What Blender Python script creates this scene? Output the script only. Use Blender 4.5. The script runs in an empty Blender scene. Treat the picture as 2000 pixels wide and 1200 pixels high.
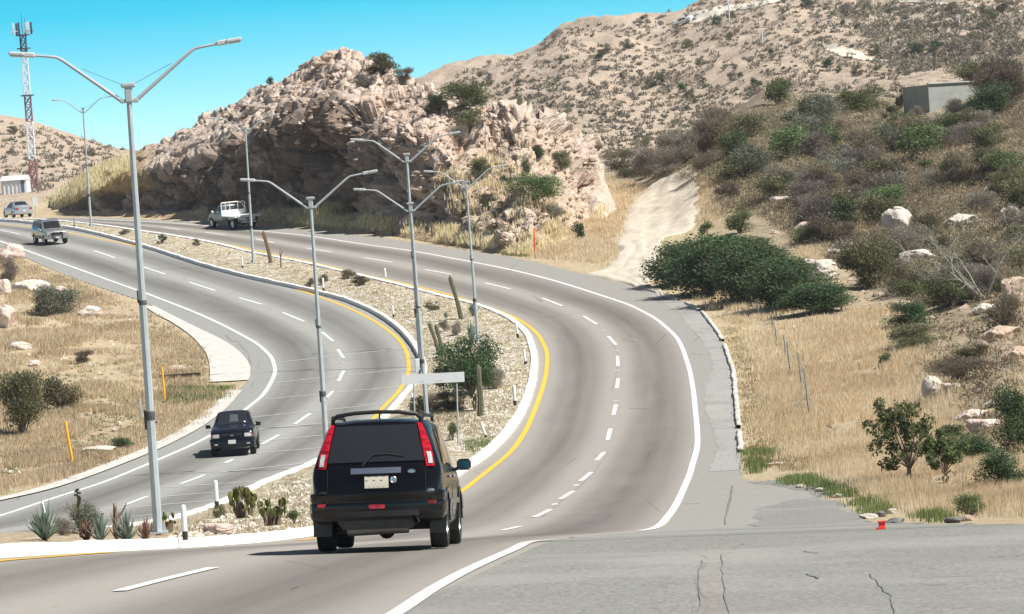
import bpy, math, random
import numpy as np
from mathutils import Vector, Matrix
from mathutils.bvhtree import BVHTree
random.seed(7); rng=np.random.default_rng(11)
S=bpy.context.scene; COL=S.collection
# ------------------------------------------------------------------ camera
F=8400.0; ROLL=math.radians(3.8); PITCH=math.atan(150/F)
cr,sr=math.cos(ROLL),math.sin(ROLL); cp,sp=math.cos(PITCH),math.sin(PITCH)
def ray(px,py):
    dx,dy=px-1000.0,py-600.0
    X=dx*cr-dy*sr; Y=dx*sr+dy*cr
    fy=F*cp-Y*sp; fz=-F*sp-Y*cp
    return X/fy, fz/fy
cam=bpy.data.objects.new('camera',bpy.data.cameras.new('camera')); COL.objects.link(cam)
up=Vector((0,sp,cp)); fw=Vector((0,cp,-sp)); X0=Vector((1,0,0))
U=up*cr+X0*sr; Rr=X0*cr-up*sr
cam.matrix_world=Matrix((( Rr.x,U.x,-fw.x,0),(Rr.y,U.y,-fw.y,0),(Rr.z,U.z,-fw.z,0),(0,0,0,1)))
cam.data.sensor_width=36; cam.data.lens=F/2000*36; cam.data.clip_start=1; cam.data.clip_end=6000
S.camera=cam
# ------------------------------------------------------------------ materials
def hexc(r,g,b): return (r,g,b,1)
class NT:
    def __init__(s,name):
        s.m=bpy.data.materials.new(name); s.m.use_nodes=True; s.t=s.m.node_tree; s.n=s.t.nodes; s.l=s.t.links
        s.b=s.n['Principled BSDF']; s.o=s.n['Material Output']
    def new(s,t,**k):
        q=s.n.new(t)
        for a,v in k.items(): setattr(q,a,v)
        return q
    def link(s,a,b): s.l.new(a,b)
    def coord(s,kind='Object'):
        return s.new('ShaderNodeTexCoord').outputs[kind]
    def noise(s,scale,detail=4,rough=.55,vec=None,dist=0,d3=True):
        q=s.new('ShaderNodeTexNoise'); q.inputs['Scale'].default_value=scale; q.inputs['Detail'].default_value=detail
        q.inputs['Roughness'].default_value=rough; q.inputs['Distortion'].default_value=dist
        s.link(vec if vec is not None else s.coord(),q.inputs['Vector']); return q.outputs['Fac']
    def vor(s,scale,vec=None,feature='F1',out='Distance',rnd=1):
        q=s.new('ShaderNodeTexVoronoi',feature=feature); q.inputs['Scale'].default_value=scale; q.inputs['Randomness'].default_value=rnd
        s.link(vec if vec is not None else s.coord(),q.inputs['Vector']); return q.outputs[out]
    def ramp(s,fac,stops,interp='LINEAR'):
        q=s.new('ShaderNodeValToRGB'); q.color_ramp.interpolation=interp
        e=q.color_ramp.elements
        while len(e)<len(stops): e.new(.5)
        for i,(p,c) in enumerate(stops):
            e[i].position=p; e[i].color=(c[0],c[1],c[2],1) if hasattr(c,'__len__') else (c,c,c,1)
        s.link(fac,q.inputs['Fac']); return q.outputs['Color']
    def mix(s,fac,a,b,mode='MIX'):
        q=s.new('ShaderNodeMix',data_type='RGBA',blend_type=mode)
        for sock,v in ((q.inputs[0],fac),(q.inputs[6],a),(q.inputs[7],b)):
            if isinstance(v,(int,float)): sock.default_value=v if sock==q.inputs[0] else (v,v,v,1)
            elif isinstance(v,tuple): sock.default_value=(v[0],v[1],v[2],1)
            else: s.link(v,sock)
        return q.outputs[2]
    def math(s,op,a,b=0,clamp=False):
        q=s.new('ShaderNodeMath',operation=op,use_clamp=clamp)
        for i,v in enumerate((a,b)):
            if isinstance(v,(int,float)): q.inputs[i].default_value=v
            else: s.link(v,q.inputs[i])
        return q.outputs[0]
    def mapping(s,vec,scale):
        q=s.new('ShaderNodeMapping'); q.inputs['Scale'].default_value=scale; s.link(vec,q.inputs['Vector']); return q.outputs[0]
    def attr(s,name,out='Fac'):
        q=s.new('ShaderNodeAttribute'); q.attribute_name=name; return q.outputs[out]
    def bump(s,h,dist=.05,strength=.6):
        q=s.new('ShaderNodeBump'); q.inputs['Strength'].default_value=strength; q.inputs['Distance'].default_value=dist
        s.link(h,q.inputs['Height']); s.link(q.outputs[0],s.b.inputs['Normal'])
    def col(s,c):
        if isinstance(c,tuple): s.b.inputs['Base Color'].default_value=(c[0],c[1],c[2],1)
        else: s.link(c,s.b.inputs['Base Color'])
    def set(s,**k):
        for a,v in k.items(): s.b.inputs[a.replace('_',' ')].default_value=v
MATS={}
def simple(name,c,rough=.6,metal=0,coat=0,var=.12,scale=6,bump=0,ior=1.5,rnd=0):
    if name in MATS: return MATS[name]
    t=NT(name)
    n=t.noise(scale,5,.6)
    lo=tuple(x*(1-var) for x in c); hi=tuple(min(1,x*(1+var)) for x in c)
    col=t.ramp(n,[(.3,lo),(.7,hi)])
    if rnd:
        oi=t.new('ShaderNodeObjectInfo').outputs['Random']
        f=t.math('ADD',t.math('MULTIPLY',oi,rnd),1-rnd/2)
        h=t.new('ShaderNodeHueSaturation'); t.link(col,h.inputs['Color']); t.link(f,h.inputs['Value'])
        t.link(t.math('ADD',t.math('MULTIPLY',oi,.05),.475),h.inputs['Hue']); col=h.outputs[0]
    t.col(col)
    t.set(Roughness=rough,Metallic=metal,IOR=ior); t.b.inputs['Coat Weight'].default_value=coat; t.b.inputs['Coat Roughness'].default_value=.04
    if bump: t.bump(t.noise(scale*4,4),bump)
    MATS[name]=t.m; return t.m
# ------------------------------------------------------------------ tagging / mesh building
def tag(o,label=None,cat=None,group=None,kind=None):
    if label: o['label']=label
    if cat: o['category']=cat
    if group: o['group']=group
    if kind: o['kind']=kind
    return o
def empty(name,loc,rz=0,label=None,cat=None,group=None,scale=1):
    o=bpy.data.objects.new(name,None); COL.objects.link(o); o.location=loc; o.rotation_euler=(0,0,rz); o.scale=(scale,)*3
    o.empty_display_size=.2
    return tag(o,label,cat,group)
def children(o): return [c for c in bpy.data.objects if c.parent==o]
def link_mesh(name,me,mats,parent=None,loc=None):
    o=bpy.data.objects.new(name,me); COL.objects.link(o)
    if not isinstance(mats,(list,tuple)): mats=[mats]
    if not me.materials:
        for m in mats: me.materials.append(m)
    if parent is not None: o.parent=parent
    if loc is not None: o.location=loc
    return o
def np_mesh(name,V,Fa,smooth=True,attrs=None,matidx=None,sharp=None):
    """V (n,3); Fa (m,k) one face size, or list of arrays"""
    me=bpy.data.meshes.new(name)
    V=np.asarray(V,dtype=np.float32)
    fl=Fa if isinstance(Fa,list) else [Fa]
    fl=[np.asarray(f,dtype=np.int32) for f in fl if len(f)]
    me.vertices.add(len(V)); me.vertices.foreach_set('co',V.ravel())
    nl=sum(f.size for f in fl); nf=sum(len(f) for f in fl)
    me.loops.add(nl); me.polygons.add(nf)
    me.loops.foreach_set('vertex_index',np.concatenate([f.ravel() for f in fl]))
    tot=np.concatenate([np.full(len(f),f.shape[1],dtype=np.int32) for f in fl])
    st=np.concatenate([[0],np.cumsum(tot)[:-1]]).astype(np.int32)
    me.polygons.foreach_set('loop_start',st)
    if matidx is not None: me.polygons.foreach_set('material_index',np.asarray(matidx,dtype=np.int32))
    me.update(calc_edges=True)
    me.polygons.foreach_set('use_smooth',np.full(nf,bool(smooth)))
    if attrs:
        for k,a in attrs.items():
            at=me.attributes.new(k,'FLOAT','POINT'); at.data.foreach_set('value',np.asarray(a,dtype=np.float32))
    if sharp is not None: me.set_sharp_from_angle(angle=math.radians(sharp))
    me.validate(); return me
def grid_faces(nr,nc):
    i=np.arange(nr-1)[:,None]*nc+np.arange(nc-1)[None,:]
    return np.stack([i,i+1,i+nc+1,i+nc],-1).reshape(-1,4)
class MB:
    def __init__(s): s.v=[]; s.f=[]
    def add(s,V,Fs,M=None):
        b=len(s.v)
        for p in V:
            p=Vector(p); s.v.append(tuple(M@p) if M is not None else tuple(p))
        for f in Fs: s.f.append(tuple(b+i for i in f))
        return s
    def box(s,c,d,M=None,bev=0):
        x,y,z=c; a,b,h=d[0]/2,d[1]/2,d[2]/2
        if bev<=0:
            V=[(x+i*a,y+j*b,z+k*h) for k in(-1,1) for j in(-1,1) for i in(-1,1)]
            return s.add(V,[(0,2,3,1),(4,5,7,6),(0,1,5,4),(2,6,7,3),(0,4,6,2),(1,3,7,5)],M)
        e=min(bev,a*.9,b*.9,h*.9); V=[];Fs=[]
        ring=[(-a,-b+e),(-a+e,-b),(a-e,-b),(a,-b+e),(a,b-e),(a-e,b),(-a+e,b),(-a,b-e)]
        def rr(k,zz): return [(x+px*k,y+py*k,z+zz) for px,py in ring]
        ki=1-e/max(a,b)
        for k,zz in((ki,-h),(1,-h+e),(1,h-e),(ki,h)): V+=rr(k,zz)
        Fs.append(tuple(range(7,-1,-1))); Fs.append(tuple(range(24,32)))
        for r in range(3):
            for i in range(8): Fs.append((r*8+i,r*8+(i+1)%8,(r+1)*8+(i+1)%8,(r+1)*8+i))
        return s.add(V,Fs,M)
    def tube(s,pts,rad,n=8,cap=True,M=None,flat=None):
        pts=[Vector(p) for p in pts]
        if not hasattr(rad,'__len__'): rad=[rad]*len(pts)
        V=[];Fs=[]; prev=None
        for i,p in enumerate(pts):
            t=(pts[min(i+1,len(pts)-1)]-pts[max(i-1,0)]).normalized()
            if prev is None:
                a=Vector((0,0,1)) if abs(t.z)<.9 else Vector((1,0,0))
                u=t.cross(a).normalized()
            else: u=(prev-t*prev.dot(t)).normalized()
            prev=u; w=t.cross(u)
            for k in range(n):
                an=2*math.pi*k/n
                V.append(p+(u*math.cos(an)+w*math.sin(an))*rad[i])
        m=len(pts)
        for i in range(m-1):
            for k in range(n): Fs.append((i*n+k,i*n+(k+1)%n,(i+1)*n+(k+1)%n,(i+1)*n+k))
        if cap: Fs.append(tuple(range(n-1,-1,-1))); Fs.append(tuple((m-1)*n+k for k in range(n)))
        return s.add(V,Fs,M)
    def lathe(s,prof,n=24,axis='Z',M=None,close=False):
        V=[];Fs=[]
        for r,h in prof:
            for k in range(n):
                a=2*math.pi*k/n; c,q=r*math.cos(a),r*math.sin(a)
                V.append({'Z':(c,q,h),'X':(h,c,q),'Y':(q,h,c)}[axis])
        m=len(prof)
        for i in range(m-1 if not close else m):
            for k in range(n): Fs.append((i*n+k,i*n+(k+1)%n,((i+1)%m)*n+(k+1)%n,((i+1)%m)*n+k))
        if not close:
            Fs.append(tuple(range(n-1,-1,-1))); Fs.append(tuple((m-1)*n+k for k in range(n)))
        return s.add(V,Fs,M)
    def grid(s,P,thick=None):
        """P[r][c] points"""
        nr,nc=len(P),len(P[0]); b=[p for r in P for p in r]
        Fs=[(r*nc+c,r*nc+c+1,(r+1)*nc+c+1,(r+1)*nc+c) for r in range(nr-1) for c in range(nc-1)]
        if thick is None: return s.add(b,Fs)
        n=len(b); t=Vector(thick); V=b+[tuple(Vector(p)+t) for p in b]
        G=[tuple(n+i for i in reversed(f)) for f in Fs]
        per=[c for c in range(nc)]+[r*nc+nc-1 for r in range(1,nr)]+[(nr-1)*nc+c for c in range(nc-2,-1,-1)]+[r*nc for r in range(nr-2,0,-1)]
        E=[(per[i],n+per[i],n+per[(i+1)%len(per)],per[(i+1)%len(per)]) for i in range(len(per))]
        return s.add(V,Fs+G+E)
    def mesh(s,name,smooth=True,sharp=35):
        me=bpy.data.meshes.new(name); me.from_pydata(s.v,[],s.f); me.update()
        if smooth:
            me.polygons.foreach_set('use_smooth',[True]*len(me.polygons)); me.set_sharp_from_angle(angle=math.radians(sharp))
        me.validate(); return me
    def build(s,name,mat,parent=None,smooth=True,sharp=35,loc=None):
        return link_mesh(name,s.mesh(name,smooth,sharp),mat,parent,loc)
# ------------------------------------------------------------------ numpy noise
def _h(ix,iy,iz,seed):
    n=(ix*374761393+iy*668265263+iz*2147483647+seed*1274126177)&0xffffffff
    n=((n^(n>>13))*1274126177)&0xffffffff
    n=(n^(n>>16))&0xffffffff
    return n/4294967295.0
def vnoise(x,y,z=None,seed=0):
    x=np.asarray(x,float); y=np.asarray(y,float); z=np.zeros_like(x) if z is None else np.asarray(z,float)
    ix,iy,iz=np.floor(x).astype(np.int64),np.floor(y).astype(np.int64),np.floor(z).astype(np.int64)
    fx,fy,fz=x-ix,y-iy,z-iz
    sx,sy,sz=[t*t*t*(t*(t*6-15)+10) for t in(fx,fy,fz)]
    r=0
    for a in(0,1):
        for b in(0,1):
            for c in(0,1):
                w=(sx if a else 1-sx)*(sy if b else 1-sy)*(sz if c else 1-sz)
                r=r+w*_h(ix+a,iy+b,iz+c,seed)
    return r*2-1
def fbm(x,y,z=None,oct=4,seed=0,ridge=False):
    r=0;a=1;t=0
    for o in range(oct):
        k=2.03**o
        n=vnoise(x*k+o*17.1,y*k-o*9.3,None if z is None else z*k+o*5.7,seed+o)
        if ridge: n=1-2*np.abs(n)
        r=r+n*a; t+=a; a*=.5
    return r/t
def worley(x,y,z,seed=0):
    ix,iy,iz=[np.floor(t).astype(np.int64) for t in(x,y,z)]
    f1=np.full(x.shape,9.); f2=np.full(x.shape,9.); cid=np.zeros(x.shape)
    for a in(-1,0,1):
        for b in(-1,0,1):
            for c in(-1,0,1):
                jx,jy,jz=ix+a,iy+b,iz+c
                d=np.sqrt((jx+_h(jx,jy,jz,seed)-x)**2+(jy+_h(jx,jy,jz,seed+1)-y)**2+(jz+_h(jx,jy,jz,seed+2)-z)**2)
                m=d<f1; f2=np.where(m,f1,np.minimum(f2,d)); cid=np.where(m,_h(jx,jy,jz,seed+3),cid); f1=np.where(m,d,f1)
    return f1,f2,cid
def facets(x,y,z,seed=0,k=.75):
    ix,iy,iz=[np.floor(t).astype(np.int64) for t in(x,y,z)]
    f1=np.full(x.shape,9.); f2=np.full(x.shape,9.); v=np.zeros(x.shape)
    for a in(-1,0,1):
        for b in(-1,0,1):
            for c in(-1,0,1):
                jx,jy,jz=ix+a,iy+b,iz+c
                ex,ey,ez=x-jx-_h(jx,jy,jz,seed),y-jy-_h(jx,jy,jz,seed+1),z-jz-_h(jx,jy,jz,seed+2)
                d=np.sqrt(ex*ex+ey*ey+ez*ez); m=d<f1; f2=np.where(m,f1,np.minimum(f2,d)); f1=np.where(m,d,f1)
                w=(_h(jx,jy,jz,seed+3)-.5)+k*((_h(jx,jy,jz,seed+4)-.5)*ex+(_h(jx,jy,jz,seed+5)-.5)*ey+(_h(jx,jy,jz,seed+6)-.5)*ez)*2
                v=np.where(m,w,v)
    return f1,f2,v
def pchip(xs,ys):
    xs=np.array(xs,float); ys=np.array(ys,float); h=np.diff(xs); dl=np.diff(ys)/h
    m=np.zeros_like(xs); m[0]=dl[0]; m[-1]=dl[-1]
    for i in range(1,len(xs)-1):
        if dl[i-1]*dl[i]>0:
            w1=2*h[i]+h[i-1]; w2=h[i]+2*h[i-1]; m[i]=(w1+w2)/(w1/dl[i-1]+w2/dl[i])
    def f(x):
        x=np.asarray(x,float); i=np.clip(np.searchsorted(xs,x)-1,0,len(xs)-2)
        t=(x-xs[i])/h[i]; tc=np.clip(t,0,1)
        r=(2*tc**3-3*tc**2+1)*ys[i]+(tc**3-2*tc**2+tc)*h[i]*m[i]+(-2*tc**3+3*tc**2)*ys[i+1]+(tc**3-tc**2)*h[i]*m[i+1]
        r=np.where(t<0,ys[i]+m[0]*(x-xs[0]),r); r=np.where(t>1,ys[i+1]+m[-1]*(x-xs[-1]),r)
        return r
    return f
def sstep(x,a,b):
    t=np.clip((np.asarray(x,float)-a)/(b-a),0,1); return t*t*(3-2*t)
# ------------------------------------------------------------------ ground profile
def zrow(d,row): return -(row-450)*d/F
_gd=[-60,0,20,30]; _gz=[-1.2,-2.2,-2.65,-2.95]
for d,r in((42,1125),(48,1083),(56,1050),(63,1044),(70,1042),(80,1043),(90,1043),(96,1040),(102,1032),(117,1007)): _gd.append(d); _gz.append(zrow(d,r))
for d,z in((131,-8.17),(144,-8.42),(158,-8.42),(171,-8.25),(185,-7.92),(200,-7.46),(218,-6.85),(232,-6.25),(247,-5.45),(262,-4.52),(277,-3.5),(292,-2.43),(306,-1.47),(320,-.5),(333,.42),(345,1.25),(370,2.8),(400,3.95)): _gd.append(d); _gz.append(z)
for d,r in((433,360),(500,350),(600,345),(800,348),(1600,380)): _gd.append(d); _gz.append(zrow(d,r))
G0=pchip(_gd,_gz)
_cen=[(-40,-14.),(20,-7.2),(30,-5.8),(42,-4.6),(48,-4.06),(56,-3.5),(70,-2.7),(90,-1.15),(102,-.36)]
xcn=pchip([a for a,b in _cen]+[150,200],[b for a,b in _cen]+[2.4,4.9])
def G(x,d):
    t=.03*(1-sstep(d,95,140))
    return G0(d)-t*np.clip(x-xcn(d),-25,30)
def at(px,py,dmin=97,dmax=700,fn=None,off=0):
    a,b=ray(px,py); ds=np.linspace(dmin,dmax,6000)
    g=(fn or G)(a*ds,ds)+off; m=np.nonzero(b*ds<=g)[0]
    if len(m)==0: i=int(np.argmin(b*ds-g))
    else: i=m[0]
    d=ds[i]; return float(a*d),float(d),float(g[i])
def line(near,pts,far=None):
    P=list(near)
    for p in pts:
        x,d,z=at(*p); P.append((d,x))
    P.sort(); Q=[P[0]]
    for p in P[1:]:
        if p[0]>Q[-1][0]+1.5: Q.append(p)
    if far: Q+=[p for p in far if p[0]>Q[-1][0]+5]
    return pchip([p[0] for p in Q],[p[1] for p in Q])
def nearc(off): return [(d,x+o) for (d,x),o in zip(_cen,off)]
R_cen=line(_cen,[(1058,1003),(1107,967),(1145,931),(1173,892),(1189,849),(1200,801),(1206,750),(1207,706),(1196,666),(1153,626),(1079,590),(972,559),(855,531),(740,508),(623,489),(520,472),(420,458),(300,444),(180,433),(90,429)])
R_ker=line(nearc([-4.9,-4.9,-4.9,-4.9,-4.9,-5.0,-5.2,-5.5,-4.8]),[(905,925),(960,887),(1000,847),(1030,798),(1048,740),(1050,700),(1040,665),(1010,632),(950,604),(860,580),(800,564),(700,540),(610,519),(500,497),(430,480),(350,465),(275,454),(180,441),(100,433)])
R_yel=line(nearc([-4.1,-4.1,-4.1,-4.1,-4.1,-4.1,-4.3,-4.6,-4.1]),[(918,948),(962,913),(1010,868),(1045,800),(1067,725),(1068,690),(1055,660),(1025,632),(985,612),(930,593),(880,577),(800,557),(700,535),(640,520),(500,490),(400,470),(300,455),(180,439),(100,431)])
R_whi=line(nearc([3.6]*9),[(1300,1015),(1330,967),(1350,917),(1362,870),(1358,800),(1352,750),(1343,710),(1325,665),(1290,630),(1240,601),(1160,573),(1080,548),(1000,528),(900,508),(800,490),(700,476),(600,461),(500,451),(400,441),(300,434),(200,429),(110,426)])
_ro=[(1447,915),(1443,870),(1440,830),(1435,780),(1428,720),(1414,680),(1400,650),(1375,617),(1340,594),(1280,571),(1200,550),(1120,531),(1050,514),(975,499),(850,481),(740,464),(650,453),(500,443),(400,435),(300,430),(150,425)]
_o=[(at(*p)[1],at(*p)[0]) for p in _ro]; _o=[p for p in _o if p[0]>134]
_o=[(57.8,6.6),(66,6.2),(80,6.8),(92,7.3)]+[(lambda q:(q[1],q[0]))(at(*p)) for p in ((1648,990),(1610,972),(1560,955),(1500,946),(1455,938))]+_o; print('SIDE',_o[:9]); _o.sort()
_oo=[_o[0]]
for p in _o[1:]:
    if p[0]>_oo[-1][0]+1.5: _oo.append(p)
_ro_f=pchip([p[0] for p in _oo],[p[1] for p in _oo])
def R_out(d):
    d=np.asarray(d,float); return np.where(d<56.3,70,np.where(d<57.8,70-(70-6.6)*sstep(d,56.3,57.8)**.25,_ro_f(np.maximum(d,57.8))))
L_near=[(40,-42),(80,-27.5),(100,-21.)]
L_ker=line([(40,-36),(80,-23.),(105,-17.6)],[(0,1063),(300,1030),(370,1012),(440,985),(500,955),(610,910),(690,862),(745,822),(775,788),(802,757),(822,738),(820,712),(805,680),(780,650),(740,620),(680,592),(600,570),(500,548),(400,522),(300,490),(200,462),(100,443),(0,433)])
L_yel=line([(40,-37),(80,-24.),(105,-18.4)],[(330,1010),(490,962),(560,928),(620,900),(700,845),(735,813),(750,795),(780,763),(797,730),(797,700),(784,670),(750,640),(700,611),(640,586),(550,556),(450,528),(350,501),(250,478),(135,455),(0,438)])
L_whi=line([(40,-44),(80,-31.5),(115,-23.5)],[(0,1008),(100,975),(200,943),(310,898),(400,857),(440,833),(480,800),(515,770),(535,735),(533,705),(510,678),(460,648),(400,619),(300,579),(270,568),(150,525),(80,500),(10,475)])
L_out=line([(40,-46),(80,-34),(115,-26)],[(0,978),(60,965),(150,938),(250,900),(330,865),(400,825),(440,792),(465,762),(482,745),(487,720),(472,695),(440,670),(380,640),(330,615),(280,590),(200,563),(130,538),(60,508),(0,482)])
RFAR=500; LFAR=430
# extend far ends
def road_mask(x,d):
    """signed distance-ish (m): negative inside asphalt"""
    a=np.maximum(R_ker(d)-x,x-R_out(d)); a=np.where((d>RFAR),9,a)
    b=np.maximum(L_out(d)-x,x-L_ker(d)); b=np.where((d>LFAR)|(d<40),9,b)
    return a,b
# ------------------------------------------------------------------ hills in the height field
_rx=[-400,150,218,320,423,526,626,774,878,1030,1300,2600]; _rr=[350,350,344,300,267,224,230,254,232,185,165,150]
ridge=pchip(_rx,_rr)
_bx=[-2600,-1400,-1000,-930,-750,-640,-500,-250]; _br=[120,140,165,180,244,272,300,330]
ridgeB=pchip(_bx,_br)
_ax=[-600,-250,-110,-19,82,145,316,368,438,560,1000,1600,2800]; _ar=[330,215,152,128,99,70,66,40,5,-40,-70,-60,-60]
ridgeA=pchip(_ax,_ar)
def H(x,d,detail=True):
    x=np.asarray(x,float); d=np.asarray(d,float)
    g=G(x,d); u=x/np.maximum(d,20)*F
    a,b=road_mask(x,d)
    # right scrub hill
    w=sstep(u,170,420)
    d0=np.where(u>440,245,245+(440-np.clip(u,170,440))*.28)
    zr=zrow(420,ridge(u)); t=sstep(d,d0-15,430)
    e=w*t*(zr-G0(430.))
    back=sstep(d,430,540)
    g2=g+e*(1-back)-back*np.maximum(0,w)*2
    # right bank beside the bend: broken rocky ground further right
    k=sstep(u,720,1000)*sstep(d,120,170)*(1-sstep(d,240,300))
    g2=g2+k*(1.2+1.3*fbm(x*.09,d*.05,oct=3,seed=5))
    bank=sstep(x-R_out(d),1.5,9)*sstep(d,62,85)
    g2=g2+bank*(.35+.35*fbm(x*.2,d*.12,oct=3,seed=2))
    # left bank
    lb=sstep(L_out(d)-x,2,12)*sstep(d,130,170)
    g2=g2+lb*(.5+.5*fbm(x*.15,d*.1,oct=3,seed=8))*(1-.0*d)
    # apron dip
    # hill B (far left)
    wB=1-sstep(u,-640,-450)
    h1=zrow(520,315)-zrow(520,349); tB=sstep(d,445,520)*h1
    zB=zrow(760,ridgeB(np.clip(u,-2600,-250)))-zrow(760,347)-h1
    g2=g2+wB*(tB+np.maximum(0,zB)*sstep(d,520,760))*(1-.7*sstep(d,770,1100))
    # hill A
    wA=sstep(u,-420,-200)
    zA=zrow(1000,ridgeA(np.clip(u,-600,2800)))-zrow(1000,355)
    prof=np.clip((d-480)/(1000-480),0,1)**1.15
    g2=g2+wA*np.maximum(0,zA)*prof*(1-.6*sstep(d,1010,1400))
    if detail:
        m=np.minimum(a,b)
        far=sstep(d,470,600)
        amp=np.where(d<440,.10,.10)*sstep(m,.3,3)
        g2=g2+amp*fbm(x*.9,d*.45,oct=4,seed=1)
        hw=sstep(d,262,330)*w*(1-far)
        g2=g2+hw*(.8*fbm(x*.12,d*.06,oct=4,seed=3)+.35*fbm(x*.5,d*.3,oct=3,seed=4))
        s=u/60.0
        gul=fbm(x*.018+d*.006,d*.004,oct=4,seed=21,ridge=True)
        g2=g2+far*wA*(gul*7.5+1.6*fbm(x*.08,d*.05,oct=4,seed=22)+.35*fbm(x*.4,d*.3,oct=2,seed=23))*sstep(d,560,700)*(1-.75*sstep(d,930,1000))
        g2=g2+far*wB*(1.2*fbm(x*.03,d*.02,oct=4,seed=25)+.3*fbm(x*.2,d*.1,oct=3,seed=26))*(1-.6*sstep(d,720,760))
    return g2
def ground_z(x,d):
    z=H(x,d); a,b=road_mask(x,d)
    m=np.minimum(a,b)
    cut=-.28*(1-sstep(m,-.5,-.03))
    med=((x<R_ker(d))&(x>L_ker(d))&(d<LFAR))
    wd=np.minimum(R_ker(d)-x,x-L_ker(d))
    rise=np.where(med,.14+.12*sstep(wd,.3,2.5)+.05*fbm(x*.8,d*.6,oct=3,seed=31),0)*sstep(m,.0,.3)
    return z+cut+rise
def terr(name,u0,u1,nu,d0,d1,nd,mat,fn,kind='structure',geo=True):
    us=np.linspace(-1,1,nu); 
    us=np.where(us<0,us*abs(u0),us*u1) if u0<0 else np.linspace(u0,u1,nu)
    ds=np.exp(np.linspace(math.log(d0),math.log(d1),nd)) if geo else np.linspace(d0,d1,nd)
    D,Ug=np.meshgrid(ds,us,indexing='ij'); Xg=Ug*D/F; Z=fn(Xg,D)
    V=np.stack([Xg,D,Z],-1).reshape(-1,3); Fa=grid_faces(nd,nu)
    me=np_mesh(name,V,Fa); o=link_mesh(name,me,mat); tag(o,kind=kind)
    return o,V,Fa
EXPO=.62; SKYZ=4.0; SKYO=.010; SKYH=.450; SKYS=1.5; SKYV=2.42; HAZE=.00008
# ------------------------------------------------------------------ light
SUN_AZ=math.radians(-23)   # toward +x, slightly behind the camera
SUN_EL=math.radians(52)
sd=Vector((math.cos(SUN_AZ)*math.cos(SUN_EL),math.sin(SUN_AZ)*math.cos(SUN_EL),math.sin(SUN_EL)))
sl=bpy.data.lights.new('sun','SUN'); sl.energy=4.8; sl.angle=math.radians(.55); sl.color=(1,.955,.88)
so=bpy.data.objects.new('sun',sl); COL.objects.link(so); so.rotation_euler=sd.to_track_quat('Z','Y').to_euler(); so.location=(0,0,60)
W=bpy.data.worlds.new('World'); S.world=W; W.use_nodes=True
wt=W.node_tree; bg=wt.nodes['Background']; sky=wt.nodes.new('ShaderNodeTexSky'); sky.sky_type='NISHITA'; sky.sun_disc=False
sky.sun_elevation=SUN_EL; sky.sun_rotation=math.pi/2-SUN_AZ; sky.air_density=1.0; sky.dust_density=.15; sky.ozone_density=2.2; sky.altitude=300
tc=wt.nodes.new('ShaderNodeTexCoord'); mp=wt.nodes.new('ShaderNodeMapping'); mp.inputs['Scale'].default_value=(1,1,SKYZ); mp.inputs['Location'].default_value=(0,0,SKYO)
wt.links.new(tc.outputs['Generated'],mp.inputs[0]); wt.links.new(mp.outputs[0],sky.inputs['Vector'])
sx0=wt.nodes.new('ShaderNodeSeparateXYZ'); wt.links.new(tc.outputs['Generated'],sx0.inputs[0]); mr0=wt.nodes.new('ShaderNodeMapRange'); mr0.inputs['From Min'].default_value=.008; mr0.inputs['From Max'].default_value=.056; mr0.inputs['To Min'].default_value=.72; mr0.inputs['To Max'].default_value=1.6
hs=wt.nodes.new('ShaderNodeHueSaturation'); hs.inputs['Hue'].default_value=SKYH; hs.inputs['Saturation'].default_value=SKYS; hs.inputs['Value'].default_value=SKYV
wt.links.new(sky.outputs[0],hs.inputs['Color']); wt.links.new(mr0.outputs[0],sx0.outputs[0].node.inputs[0]) if False else wt.links.new(mr0.outputs[0],hs.inputs['Saturation']); wt.links.new(sx0.outputs[2],mr0.inputs['Value'])
h2=wt.nodes.new('ShaderNodeHueSaturation'); h2.inputs['Saturation'].default_value=.72; wt.links.new(sky.outputs[0],h2.inputs['Color'])
sx=wt.nodes.new('ShaderNodeSeparateXYZ'); wt.links.new(tc.outputs['Generated'],sx.inputs[0])
mr=wt.nodes.new('ShaderNodeMapRange'); mr.interpolation_type='SMOOTHSTEP'; mr.inputs['From Min'].default_value=.06; mr.inputs['From Max'].default_value=.12; wt.links.new(sx.outputs[2],mr.inputs['Value'])
mx=wt.nodes.new('ShaderNodeMix'); mx.data_type='RGBA'; wt.links.new(mr.outputs[0],mx.inputs[0]); wt.links.new(hs.outputs[0],mx.inputs[6]); wt.links.new(h2.outputs[0],mx.inputs[7])
wt.links.new(mx.outputs[2],bg.inputs['Color']); bg.inputs['Strength'].default_value=.052
S.view_settings.view_transform='Standard'; S.view_settings.look='None'; S.view_settings.exposure=EXPO; S.view_settings.gamma=1
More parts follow.
